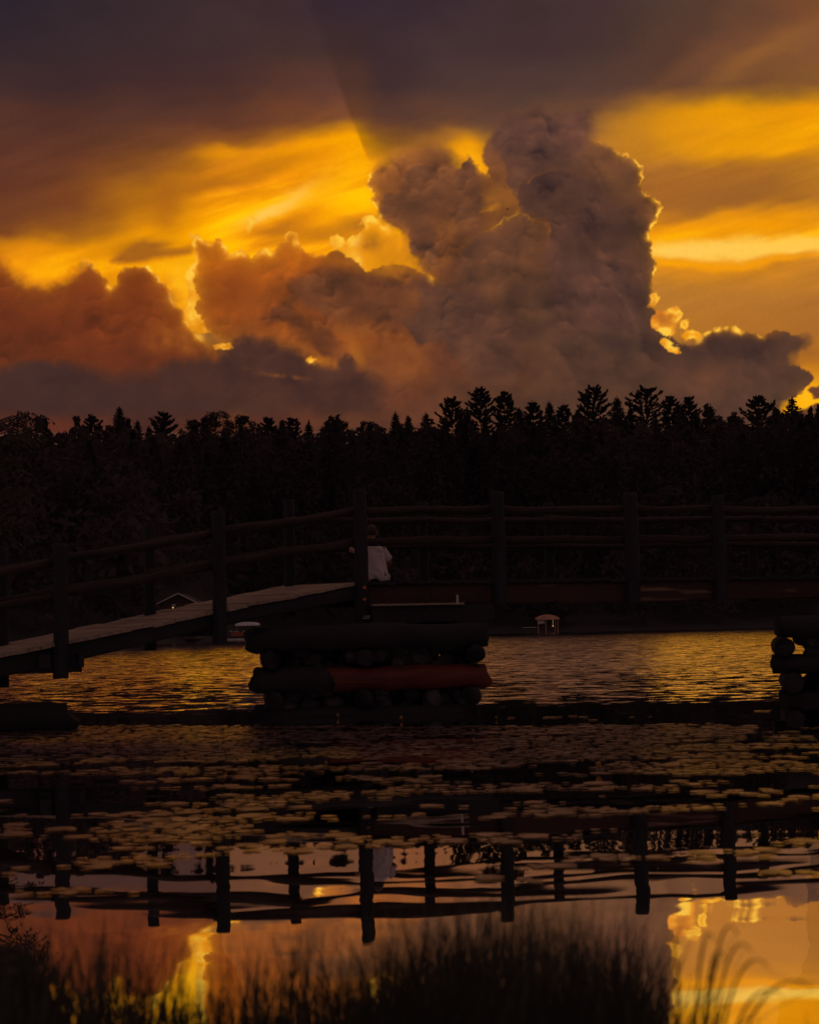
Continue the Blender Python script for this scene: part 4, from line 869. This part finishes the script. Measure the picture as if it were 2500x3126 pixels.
# sill the level span sits on, its lit upper edge put in by paler wood
sl = MB(); sl.beam(L((-.62, 24.98, 1.50)), L((1.25, 25.50, 1.50)), .26, .24); sl.build('sill_beam', M_BEAM, bridge)
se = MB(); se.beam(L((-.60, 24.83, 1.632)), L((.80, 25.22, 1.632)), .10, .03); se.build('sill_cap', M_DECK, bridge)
for p, q, w_, h in (((-4.95, 22.15, .93), (-5.75, 23.35, .93), .16, .18), ((-4.50, 22.36, .93), (-4.95, 23.6, .93), .07, .18), ((-2.85, 23.7, 1.30), (-3.9, 24.7, 1.30), .16, .16)):
    m = MB(); m.beam(L(p), L(q), w_, h); m.build('cross_beam', M_BEAM, bridge)
br = MB(); br.box(L((-.67, 24.86, 1.465)), (.085, .02, .012)); br.box(L((-.69, 24.86, 1.435)), (.10, .02, .012)); br.build('bracket', M_WHITE, bridge)
lg_ = MB(); lg_.beam(L((-7.0, 21.6, .86)), L((-4.55, 22.55, .87)), .18, .20); lg_.build('ledger', M_BEAM, bridge)
st = MB(); st.tube([(0, 0, 0), (.004, 0, .07), (0, 0, .145)], [.017, .019, .016], 8, 5, .05); so = st.build('stake', plain('pale_stick', (.5, .4, .33), .7)); so.location = (.70, 25.02, 1.62); tag(so, 'short pale stick standing on the edge of the beam above the log pier', 'stick')

# ---------------------------------------------------------------- log piers
def crib(name, cx, cy, rz, Lx, Dy, rows, label, seed, redrow=None):
    o = empty(name, (cx, cy, 0), rz); tag(o, label, 'log pier', 'log piers carrying the footbridge'); n = 0
    for (z0, z1, kind, xl, xr) in rows:
        r = (z1-z0)/2*1.03; z = (z0+z1)/2; n += 1
        if kind == 'x':
            for y in (0, Dy):
                red = redrow == n and y == 0
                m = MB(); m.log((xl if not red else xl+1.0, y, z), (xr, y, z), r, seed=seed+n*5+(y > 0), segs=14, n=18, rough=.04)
                lg = m.build('log', M_REDLOG if red else M_LOG, o, True)
                if red:
                    lg['label'] = 'barkless reddish log'
                    m = MB(); m.log((xl, -.02, z), (xl+1.06, -.10, z), r*1.04, seed=seed+91, segs=8, n=18, rough=.04); m.build('log', M_LOG, o, True)
        else:
            for x in (xl+r, (xl+xr)/2-.15, xr-r):
                m = MB(); m.log((x, -.22, z), (x, Dy+.22, z), r, seed=seed+n*5+int(x*10) % 5, segs=9, n=16, rough=.05); m.build('log', M_LOG, o, True)
    return o
rows1 = [(-.12, .13, 'x', -2.33, .98), (.12, .38, 'y', -2.17, 1.0), (.37, .72, 'x', -2.30, 1.14), (.71, .98, 'y', -2.22, 1.10), (.97, 1.34, 'x', -2.36, 1.13)]
c1 = crib('log_crib', -.02, 24.45, R(6), 3.5, 1.7, rows1, 'rock-filled pier of notched logs under the middle of the bridge, below the seated person', 300, redrow=3)
rows2 = [(-.12, .13, 'x', 5.9, 9.2), (.12, .45, 'y', 5.88, 9.0), (.44, .70, 'x', 5.76, 9.2), (.69, 1.0, 'y', 5.76, 9.1), (.99, 1.33, 'x', 5.88, 9.2)]
rows2 = [(a, b, k, xl-5.8, xr-5.8) for a, b, k, xl, xr in rows2]
crib('log_crib', 5.78, 26.1, R(-11), 3.4, 1.7, rows2, 'stack of notched logs, the dark pier cut off by the right edge', 400)
# rocks showing in the gap between the logs
def rock(x, y, z, s, label, seed):
    rg = np.random.default_rng(seed); n, k = 9, 12; v = []; f = []
    for i in range(n):
        ph = math.pi*i/(n-1)
        for j in range(k):
            th = 2*math.pi*j/k; rr = 1+.16*math.sin(3*th+seed)+.12*math.cos(2*ph+seed)+rg.normal(0, .05)
            v.append((s[0]*rr*math.sin(ph)*math.cos(th), s[1]*rr*math.sin(ph)*math.sin(th), s[2]*rr*math.cos(ph)))
    for i in range(n-1):
        for j in range(k): f.append((i*k+j, (i+1)*k+j, (i+1)*k+(j+1) % k, i*k+(j+1) % k))
    m = MB(); m.add(v, f); o = m.build('rock', M_ROCK); o.location = (x, y, z); o.rotation_euler = (0, rg.uniform(-.3, .3), rg.uniform(0, 3)); tag(o, label, 'rock', 'rocks filling the middle log pier')
for px, sx, sz, lab in ((1136, .10, .13, 'upright wedge-shaped rock, leftmost of the rocks glimpsed between the pier logs'), (1200, .15, .12, 'humped rock in the middle of the gap between the pier logs'), (1300, .2, .11, 'long flat-topped rock, rightmost in the gap between the pier logs'), (1060, .13, .10, 'shaded rock at the left of the gap between the pier logs')):
    q = at(px, 1993, 24.95); rock(q[0], q[1], .84 if sz > .115 else .82, (sx, .16, sz), lab, int(px))
def rock_fill(cx, cy, rz, lx, dy, ztop, label, seed):
    rg = np.random.default_rng(seed); m = MB(); n, k = 6, 8
    for _ in range(300):
        c = (rg.uniform(.35, lx), rg.uniform(.04, dy-.1), rg.uniform(-.1, ztop)); s = rg.uniform(.10, .19, 3); v = []; f = []
        for i in range(n):
            ph = math.pi*i/(n-1)
            for j in range(k):
                th = 2*math.pi*j/k; rr = 1+rg.normal(0, .09); v.append((c[0]+s[0]*rr*math.sin(ph)*math.cos(th), c[1]+s[1]*rr*math.sin(ph)*math.sin(th), c[2]+s[2]*rr*math.cos(ph)))
        for i in range(n-1):
            for j in range(k): f.append((i*k+j, (i+1)*k+j, (i+1)*k+(j+1) % k, i*k+(j+1) % k))
        m.add(v, f)
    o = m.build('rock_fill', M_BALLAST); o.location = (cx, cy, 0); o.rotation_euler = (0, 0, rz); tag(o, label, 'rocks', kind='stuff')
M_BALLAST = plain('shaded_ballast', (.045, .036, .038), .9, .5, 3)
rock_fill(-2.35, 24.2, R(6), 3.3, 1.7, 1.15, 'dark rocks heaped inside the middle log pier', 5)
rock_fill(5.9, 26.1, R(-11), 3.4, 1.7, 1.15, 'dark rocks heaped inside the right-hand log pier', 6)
# floating log at the left
lg = MB(); lg.log((-.0, 0, .16), (3.4, .35, .17), .205, seed=77, segs=14, n=20, rough=.035, r2=.20); lo = lg.build('log', M_LOG, None, True); q = at(215, 2200, 22.3); lo.location = (q[0]-3.4, q[1]-.35, 0)
tag(lo, 'thick dark log lying half sunk in the water at the left edge, below the ramp', 'log')

# ================================================================= PERSON SITTING ON THE BRIDGE
M_SKIN = plain('skin', (.34, .15, .095), .55, .1); M_SHIRT = None
def cloth_mat():
    t = NT('white_cotton'); g = t.n('ShaderNodeTexCoord'); f = t.noise(t.mapping(g.outputs['Object'], (5, 5, 2.2)), 1.4, 3)
    col = t.ramp(t.noise(g.outputs['Object'], 160, 2), [(.3, (.56, .45, .42)), (.7, (.72, .60, .56))])
    b = t.n('ShaderNodeBump'); b.inputs['Strength'].default_value = .5; b.inputs['Distance'].default_value = .03; t.l(f, b.inputs['Height'])
    p = t.n('ShaderNodeBsdfPrincipled'); p.inputs['Roughness'].default_value = .9; p.inputs['Sheen Weight'].default_value = .4; t.l(col, p.inputs['Base Color']); t.l(b.outputs[0], p.inputs['Normal']); t.l(p.outputs[0], t.out.inputs[0]); return t.m
M_SHIRT = cloth_mat(); M_HAIR = plain('brown_hair', (.022, .010, .007), .6, .3, 40); M_TROUSER = plain('dark_denim', (.02, .02, .03), .85, .2, 20)
def skin_body(name, V, E, Rr, m, parent=None, sub=2):
    me = bpy.data.meshes.new(name); me.from_pydata([tuple(v) for v in V], E, []); me.update()
    o = bpy.data.objects.new(name, me); me.materials.append(m); link(o, parent)
    bm_ = o.modifiers.new('skin', 'SKIN'); bm_.use_smooth_shade = True
    if not me.skin_vertices: 
        bpy.context.view_layer.objects.active = o
    sv = me.skin_vertices[0].data
    for i, r in enumerate(Rr): sv[i].radius = (r, r) if not isinstance(r, tuple) else r
    sv[0].use_root = True
    s = o.modifiers.new('sub', 'SUBSURF'); s.levels = sub; s.render_levels = sub
    return o
def person():
    q = at(1140, 1770, 25.62); root = empty('person', (q[0], q[1], 2.005), R(-2))
    tag(root, 'person in a white shirt sitting on the bridge deck with their back to us', 'person')
    V = []; E = []; Rr = []
    def chain(pts, start=None):
        prev = start
        for p, r in pts:
            V.append(p); Rr.append(r); i = len(V)-1
            if prev is not None: E.append((prev, i))
            prev = i
        return prev
    chain([((0, 0, .12), (.15, .11)), ((0, -.03, .24), (.125, .095)), ((.0, -.05, .38), (.14, .10)), ((-.01, -.04, .50), (.145, .09))]); chest = 3
    nk = chain([((-.015, -.01, .585), .058), ((-.02, .02, .66), .055)], chest)
    hd = chain([((-.02, .04, .735), (.078, .092)), ((-.02, .035, .80), (.074, .088)), ((-.02, .03, .845), (.045, .055))], nk)
    hands = []
    for sg, el, wr, hn in ((-1, (-.35, .16, .50), (-.37, .40, .56), (-.38, .48, .59)), (1, (.25, .14, .30), (.16, .36, .22), (.14, .43, .20))):
        sh = chain([((sg*.15, .0, .48), .050)], chest)
        w_ = chain([((sg*.20 if sg > 0 else -.235, .07, (.50+el[2])/2), .048), (el, .042), (tuple((np.array(el)+wr)/2), .037), (wr, .027)], sh); p = chain([(hn, (.040, .018))], w_); hands.append((w_, p, np.array(wr), np.array(hn), sg))
    for sg in (-1, 1):
        chain([((sg*.10, .05, .10), .095), ((sg*.12, .26, .09), .082), ((sg*.12, .46, .06), .062), ((sg*.13, .50, -.12), .056), ((sg*.13, .52, -.34), .036), ((sg*.14, .58, -.40), .036), ((sg*.145, .68, -.42), .026)], 0)
    for w_, p, wr, hn, sg in hands:
        d = (hn-wr)/np.linalg.norm(hn-wr); side = np.cross(d, (0, 0, 1.)); side /= np.linalg.norm(side)
        for j, ln in ((-1.5, .055), (-.5, .07), (.5, .075), (1.5, .066)):
            a = hn+d*.02+side*j*.019; b = a+d*ln*.5+np.array([0, 0, -.006]); c = b+d*ln*.3+np.array([0, 0, -.028]); e = c+d*ln*.05+np.array([0, 0, -.02])
            chain([(tuple(a), .0095), (tuple(b), .009), (tuple(c), .0085), (tuple(e), .007)], p)
        a = (hn+wr)/2+side*sg*-.03; chain([(tuple(a), .012), (tuple(a+d*.025-side*sg*.022), .010), (tuple(a+d*.05-side*sg*.026), .008)], p)
    body = skin_body('body', V, E, Rr, M_SKIN, root)
    # nose and ears are small lumps on the head surface, kept in the hair / face child
    hc = np.array([-.02, .038, .775]); m = MB(); n, k = 12, 18; v = []; f = []; rg = np.random.default_rng(4)
    for i in range(n):
        ph = i/(n-1)*2.05
        for j in range(k):
            th = 2*math.pi*j/k; back = .5-.5*math.sin(th); lim = ph*(1 if math.sin(th) < .35 else .62); rr = 1.06+.03*math.sin(5*th+ph*3)+rg.normal(0, .012)
            v.append(hc+np.array([.088*rr*math.sin(lim)*math.cos(th), .104*rr*math.sin(lim)*math.sin(th)-.006*back, .115*rr*math.cos(lim)+.008]))
    for i in range(n-1):
        for j in range(k): f.append((i*k+j, (i+1)*k+j, (i+1)*k+(j+1) % k, i*k+(j+1) % k))
    m.add(v, f); m.build('hair', M_HAIR, root, True)
    for sg in (-1, 1): m = MB(); m.tube([(hc[0]+sg*.083, .03, .745), (hc[0]+sg*.092, .028, .77), (hc[0]+sg*.086, .03, .795)], [.010, .016, .011], 8); m.build('ear', M_SKIN, root, True)
    m = MB(); m.tube([(hc[0], .135, .80), (hc[0], .152, .765), (hc[0], .138, .752)], [.008, .015, .011], 8); m.build('nose', M_SKIN, root, True)
    # shirt: loose torso with folds, hem bunched on the deck, short sleeves
    n, k = 26, 40; v = []; f = []
    zs = np.linspace(.015, .585, n)
    for i, z in enumerate(zs):
        t = i/(n-1); w = np.interp(t, [0, .06, .2, .5, .8, .9, .96, 1], [.20, .215, .205, .195, .188, .168, .12, .07]); dp = np.interp(t, [0, .1, .4, .8, .95, 1], [.165, .175, .145, .128, .10, .07]); cx = .045*(1-t)**1.3-.012; cy = -.01-.035*math.sin(t*3)
        for j in range(k):
            th = 2*math.pi*j/k; a = .012*math.sin(6*th+7*t)*(1-t)**.5+.024*math.exp(-((t-.12)/.10)**2)*math.sin(9*th+16*t)+.020*math.exp(-((t-.84)/.05)**2)*math.cos(2*th+1+14*t)-.016*math.exp(-((t-.80-.05*math.sin(th))/.022)**2)-.012*math.exp(-((t-.20-.07*math.cos(th*1.5))/.025)**2)
            v.append((cx+(w+a)*math.cos(th), cy+(dp+a)*math.sin(th), z+.012*math.sin(3*th)*(1-t)-.02*math.exp(-((t-.0)/.08)**2)*math.sin(5*th)))
    for i in range(n-1):
        for j in range(k): f.append((i*k+j, i*k+(j+1) % k, (i+1)*k+(j+1) % k, (i+1)*k+j))
    m = MB(); m.add(v, f)
    for sg, sh, el in ((-1, (-.135, -.01, .50), (-.262, .10, .485)), (1, (.13, -.01, .50), (.235, .085, .35))):
        sh = np.array(sh); el = np.array(el); m.tube([sh, sh+(el-sh)*.35, sh+(el-sh)*.7, el, el-(el-sh)*.04], [.078, .074, .070, .073, .060], 16, 5, .05, cap=False)
    m.build('shirt', M_SHIRT, root, True)
    m = MB()
    for sg in (-1, 1): m.tube([(sg*.07, -.08, .10), (sg*.10, .06, .10), (sg*.12, .27, .10), (sg*.12, .47, .07), (sg*.13, .53, -.02), (sg*.13, .53, -.2), (sg*.135, .54, -.33)], [.13, .12, .10, .082, .078, .068, .062], 16, 9, .03)
    m.build('trousers', M_TROUSER, root, True)
    for sg in (-1, 1): m = MB(); m.tube([(sg*.14, .50, -.40), (sg*.14, .58, -.425), (sg*.145, .68, -.44), (sg*.147, .75, -.445)], [.045, .052, .048, .028], 12); m.build('shoe', M_TROUSER, root, True)
person()

# ================================================================= LILY PADS
def pad_mat():
    t = NT('lily_pad'); g = t.n('ShaderNodeTexCoord'); oi = t.n('ShaderNodeObjectInfo')
    f = t.noise(g.outputs['Object'], 5, 3)
    col = t.ramp(f, [(.3, (.19, .105, .092)), (.7, (.40, .25, .215))])
    gp = t.n('ShaderNodeNewGeometry')
    tone = t.ramp(t.math('ADD', t.math('MULTIPLY', oi.outputs['Random'], .45), t.math('MULTIPLY', t.noise(t.mapping(gp.outputs['Position'], (1.4, 2.6, 0)), 1, 4, .7), .6)), [(.22, (.28, .25, .25)), (.5, (.72, .66, .62)), (.78, (1.15, 1.05, 1.))])
    mt = t.n('ShaderNodeMix', data_type='RGBA', blend_type='MULTIPLY'); mt.inputs[0].default_value = 1.; t.l(col, mt.inputs[6]); t.l(tone, mt.inputs[7]); col = mt.outputs[2]
    b = t.n('ShaderNodeBump'); b.inputs['Strength'].default_value = .5; b.inputs['Distance'].default_value = .02; t.l(t.noise(g.outputs['Object'], 14, 2), b.inputs['Height'])
    p = t.n('ShaderNodeBsdfPrincipled'); p.inputs['Roughness'].default_value = .3; p.inputs['Specular IOR Level'].default_value = 1.; p.inputs['Coat Weight'].default_value = 1.; p.inputs['Coat Roughness'].default_value = .22; t.l(col, p.inputs['Base Color']); t.l(b.outputs[0], p.inputs['Normal']); t.l(p.outputs[0], t.out.inputs[0]); return t.m
M_PAD = pad_mat()
def pad_shape(rg):
    k = 20; notch = .22; th = np.linspace(notch, 2*math.pi-notch, k); rr = 1+.05*np.sin(3*th+rg.uniform(0, 6))+.03*np.sin(7*th+rg.uniform(0, 6))
    rx = rr*np.cos(th); ry = rr*np.sin(th)*rg.uniform(.85, 1); cup = .012+.012*rg.random()
    rim = np.column_stack([rx, ry, cup*(.4+.6*np.sin(2*th+rg.uniform(0, 6)))]); mid = np.column_stack([rx*.55, ry*.55, 0*rx+.004]); c = np.array([[.06, 0, -.004]])
    v = np.vstack([rim, mid, c]); f = []
    for i in range(k-1): f.append((i, i+1, k+i+1, k+i)); 
    tri = [(k+i, k+i+1, 2*k) for i in range(k-1)]
    return v, f, tri
def pads():
    rg = np.random.default_rng(21); shapes = [pad_shape(rg) for _ in range(6)]; meshes = []
    for v, f, tri in shapes:
        me = bpy.data.meshes.new('lily_pad'); me.from_pydata(v.tolist(), [], f+tri); me.update(); me.materials.append(M_PAD); me.polygons.foreach_set('use_smooth', [True]*len(me.polygons)); meshes.append(me)
    # candidate positions over the calm water, kept where drifts are dense
    pts = []; cell = {}
    N = 60000; Y = 1/np.sqrt(rg.uniform(1/23.3**2, 1/7.9**2, N)); Y = 7.9+(23.4-7.9)*rg.random(N)**.9; X = rg.uniform(-.29, .29, N)*Y
    px = 1250+X/Y*FPX; py = 1908-.0205*(px-1250)+CAMH/Y*FPX
    dr = fbm(X/1.9, Y/.75, 701, 4, .6)
    dens = np.interp(py, [2175, 2200, 2225, 2290, 2330, 2400, 2440, 2470, 2540, 2590, 2640, 2700, 2760], [.0, .42, .70, .58, .46, .34, .24, .40, .36, .24, .20, .15, .08])
    L_ = sstep(1500, 600, px); dens = dens*np.where(py > 2470, .55+.6*L_, 1)*np.where((py > 2360) & (py < 2480), 1-.6*sstep(620, 150, px)-.55*np.exp(-((px-2350)/220)**2), 1)
    dens = dens*np.where((py < 2330) & (px > 2250), .55, 1)
    dens = dens*np.where((py < 2215), np.where((px > 780) & (px < 1500), 0, .35), 1)
    score = dens+.62*dr
    for i in range(N):
        if score[i] < .52-.16*rg.random(): continue
        if rg.random() > .35+.65*dens[i]: continue
        r = (.030+.105*rg.random()**1.7)*(1 if Y[i] > 11 else .85); key = (int(X[i]/.3), int(Y[i]/.3)); ok = True
        for a in (-1, 0, 1):
            for b in (-1, 0, 1):
                for (x, y, q) in cell.get((key[0]+a, key[1]+b), ()):
                    if (x-X[i])**2+(y-Y[i])**2 < (.84*(r+q))**2: ok = False
        if ok: cell.setdefault(key, []).append((X[i], Y[i], r)); pts.append((X[i], Y[i], r))
    # a few sunken, blurred ones nearer by
    pts.sort(key=lambda p: -p[2]/p[1]); print('pads', len(pts))
    G = 'lily pads floating on the calm water'
    used = set()
    for n, (x, y, r) in enumerate(pts[:290]):
        k = int(rg.integers(6)); o = bpy.data.objects.new('lily_pad', meshes[k]); used.add(k); link(o)
        o.location = (x, y, .006+.004*rg.random()); o.scale = (r, r, r); o.rotation_euler = (rg.normal(0, .005), rg.normal(0, .005), rg.uniform(0, 6.28))
        pxx = 1250+x/y*FPX; side = 'left' if pxx < 830 else ('middle' if pxx < 1670 else 'right'); near = y < 11.2
        lab = ('round lily pad in the nearest sparse rows on glassy water, %s third of the picture' if near else 'round lily pad in the broad drifts beyond the bright reflections, %s third of the picture') % side
        tag(o, lab, 'lily pad', '%s, %s, %s' % (G, 'nearest rows' if near else 'broad drifts', side))
    allv = []; allf = []; nn = 0
    for (x, y, r) in pts[290:]:
        v, f, tri = shapes[int(rg.integers(6))]; a = rg.uniform(0, 6.28); c, s = math.cos(a)*r, math.sin(a)*r
        w_ = np.column_stack([v[:, 0]*c-v[:, 1]*s+x, v[:, 0]*s+v[:, 1]*c+y, v[:, 2]*r+.006+.004*rg.random()]); allv.append(w_)
        allf += [tuple(i+nn for i in q) for q in f+tri]; nn += len(v)
    me = bpy.data.meshes.new('lily_pads'); me.from_pydata(np.vstack(allv).tolist(), [], allf); me.update(); me.materials.append(M_PAD); me.polygons.foreach_set('use_smooth', [True]*len(me.polygons))
    o = link(bpy.data.objects.new('lily_pads', me)); tag(o, 'crowded drifts of small distant lily pads toward the log pier', 'lily pads', kind='stuff')
pads()
M_FLOWER = plain('yellow_flower', (.40, .18, .03), .5, .2, 20, trans=.3); M_STEM = plain('green_stem', (.05, .06, .02), .6)
def bud(px, py, h, s, lab):
    # height above the water from where its foot meets the surface
    lvl = py+.0205*(px-1250); y = CAMH*FPX/(lvl-1908); y = min(y, 24.2); x = (px-1250)/FPX*y
    o = empty('pond_flower', (x, y, 0)); tag(o, lab, 'flower', 'yellow pond-lily flowers and buds')
    m = MB(); m.tube([(0, 0, -.1), (.01, 0, h*.5), (0, 0, h)], .005, 6); m.build('stem', M_STEM, o)
    m = MB(); m.tube([(0, 0, h-s*.3), (0, 0, h+s*.1), (0, 0, h+s*.6), (0, 0, h+s)], np.array([.3, .55, .6, .25])*s, 10, 3, .08); m.build('flower_head', M_FLOWER, o)
for px, py, h, s, lab in ((1020, 2192, .04, .045, 'yellow pond flower, the left of two glowing dots at the foot of the log pier'), (1212, 2200, .04, .045, 'yellow pond flower, the right of two glowing dots at the foot of the log pier'),
    (1500, 2196, .03, .03, 'tiny pond flower off the right corner of the log pier'), (110, 2300, .09, .045, 'orange pond flower on a stem among the pads far left, below the floating log'),
    (653, 2282, .10, .03, 'thin upright bud, first of two stems below the left side of the pier'), (677, 2320, .12, .03, 'thin upright bud, second and nearer of two stems below the left side of the pier'),
    (828, 2250, .04, .03, 'small yellow flower close to the left foot of the pier'), (982, 2310, .04, .035, 'yellow flower in the pads between the two bud stems and the red reflection'),
    (1430, 2240, .04, .03, 'small yellow flower below the right end of the pier'), (1757, 2298, .04, .04, 'orange flower in the pads at the right of centre'),
    (1806, 2352, .05, .055, 'dark orange flower head, largest of them and nearest to us, right of centre'), (1424, 2332, .04, .03, 'dim yellow flower in the middle of the drifts right of the pier')):
    bud(px, py, h, s*.75, lab)

# ================================================================= SHORE PLANTS IN FRONT
def blades(name, roots, heights, widths, lean, rg, m, parent=None, segs=6):
    """curved tapering grass blades: roots (N,3)"""
    N = len(roots); az_ = rg.uniform(0, 6.28, N); ln = np.broadcast_to(lean, (N,))*rg.uniform(.4, 1.5, N); t = np.linspace(0, 1, segs+1); out = []
    dx = np.cos(az_)*ln*heights; dy = np.sin(az_)*ln*heights
    side = np.column_stack([-np.sin(az_+rg.normal(0, .6, N)), np.cos(az_), 0*az_]); side /= np.linalg.norm(side, axis=1)[:, None]
    P = [roots+np.column_stack([dx*tt**2, dy*tt**2, heights*(tt-.22*tt**3*np.minimum(1, ln*1.6))]) for tt in t]
    for k in range(segs):
        w0 = (widths*(1-t[k]**1.6)*.5+.0004)[:, None]; w1 = (widths*(1-t[k+1]**1.6)*.5+.0004)[:, None]
        out.append(np.stack([P[k]-side*w0, P[k]+side*w0, P[k+1]+side*w1, P[k+1]-side*w1], 1))
    return quads_obj(name, np.vstack(out), m, parent)
def grass():
    rg = np.random.default_rng(99)
    # top of the growth, in photo pixels, along the bottom of the view
    topx = [-200, 0, 130, 200, 330, 480, 620, 760, 900, 1050, 1150, 1260, 1400, 1560, 1700, 1850, 1960, 2060, 2120, 2300, 2700]
    topy = [2790, 2800, 2790, 2800, 2740, 2870, 2930, 2800, 2760, 2850, 2800, 2730, 2700, 2690, 2720, 2740, 2800, 3010, 3070, 3110, 3130]
    roots = []; H = []; Wd = []
    for c in range(1900):
        y = rg.uniform(3.0, 4.5); px = rg.uniform(-150, 2650); x = (px-1250)/FPX*y; ty = np.interp(px, topx, topy)+rg.exponential(115)-35
        ty += .0205*(px-1250); ztop = CAMH-(ty-1908)/FPX*y; g0 = float(land_h(np.array([x]), np.array([y]))[0]); h = ztop-g0
        if h < .05 or rg.random() > np.interp(px, [0, 220, 260, 1000, 1080, 1900, 2000, 2600], [.8, .7, .38, .42, 1, 1, .12, .07]): continue
        n = int(rg.integers(5, 15))
        roots.append(np.column_stack([x+rg.normal(0, .03, n), y+rg.normal(0, .05, n), np.full(n, g0-.02)])); H.append(h*rg.uniform(.45, 1.12, n)); Wd.append(rg.uniform(.0025, .0085, n))
    o = blades('shore_grass', np.vstack(roots), np.concatenate(H), np.concatenate(Wd), .22, rg, M_GRASS); tag(o, 'out-of-focus tall grass and sedge on the near bank', 'grass', kind='stuff')
    # a few individual plants that stand out
    def clump(px, ypx, y, n, lean, lab, cat, w_, spread=.05, name='grass_tuft', az0=None):
        x = (px-1250)/FPX*y; ty = ypx+.0205*(px-1250); g0 = float(land_h(np.array([x]), np.array([y]))[0]); h = CAMH-(ty-1908)/FPX*y-g0
        o = empty(name, (x, y, g0)); tag(o, lab, cat)
        r_ = np.column_stack([rg.normal(0, spread, n), rg.normal(0, spread, n), np.full(n, -.02)]); blades('blade', r_, h*rg.uniform(.7, 1.1, n), np.full(n, w_), lean, rg, M_GRASS, o, 9)
        o.children[0]['kind'] = 'stuff'; return o
    clump(2050, 2790, 3.7, 16, .55, 'tuft of long arching grass leaning over the bright reflection at the lower right', 'grass tuft', .010, .03)
    clump(1310, 2770, 4.0, 26, .2, 'upright fuzzy grass tuft rising highest in the middle of the near bank', 'grass tuft', .007, .05)
    clump(1480, 2790, 3.6, 26, .25, 'dense dark grass tuft just right of the middle on the near bank', 'grass tuft', .008, .06)
    clump(800, 2860, 3.9, 18, .2, 'thin upright grass tuft left of the middle, over the golden reflection', 'grass tuft', .006, .05)
    # arching single blades over the light at right
    ag = empty('arching_grass', ((2080-1250)/FPX*3.0, 3.0, .3)); tag(ag, 'sparse plant of long drooping blades arching over the glow at the lower right', 'grass plant')
    for k, (px, tx, ty, ln) in enumerate(((2090, 2290, 2925, 1), (2100, 2420, 2985, 2), (2080, 2200, 2830, 3), (2050, 2130, 2850, 4), (2085, 2240, 2880, 5), (2070, 2160, 2900, 6), (2095, 2330, 3010, 7), (2030, 2010, 2860, 8))):
        y = 3.0; a = (px-1250)/FPX*y; b = (tx-1250)/FPX*y; z1 = CAMH-(ty+.0205*(tx-1250)-1908)/FPX*y; g0 = .3
        pts = [(a, y, g0-.05), (a+(b-a)*.12, y, g0+(z1-g0)*.6), (a+(b-a)*.42, y-.02, g0+(z1-g0)*1.03), (a+(b-a)*.75, y-.03, g0+(z1-g0)*1.1), (b, y-.03, z1)]
        t_ = np.linspace(0, 1, 17); P_ = [np.array(p) for p in pts]
        def bez(t):
            q = list(P_)
            while len(q) > 1: q = [q[i]*(1-t)+q[i+1]*t for i in range(len(q)-1)]
            return q[0]
        C_ = [bez(t) for t in t_]; m = MB(); m.tube(C_, .0026*(1-t_**2)+.0010, 6)
        o = m.build('blade', M_GRASS, ag); o.location = -ag.location
    # leafy bush in the left corner
    x, y = -1.02, 3.9; g0 = .3; o = empty('bush', (x, y, g0)); tag(o, 'dark leafy bush in the lower left corner', 'bush')
    n = 2200; p = rg.normal(size=(n, 3)); p /= np.linalg.norm(p, axis=1)[:, None]; p *= rg.uniform(.3, 1.05, (n, 1)); c = p*np.array([.20, .2, .17])+np.array([0, 0, .11]); c = c[c[:, 2] > -.05]
    quads_obj('foliage', leaf_cards(c, .032, rg, long=1.5), M_GRASS, o)
    m = MB()
    for k in range(12): a = rg.uniform(0, 6.28); m.tube([(0, 0, -.05), (.06*math.cos(a), .06*math.sin(a), .12), (.17*math.cos(a), .15*math.sin(a), .27)], [.006, .004, .002], 5, cap=False)
    m.build('stem', M_BARK, o)
grass()
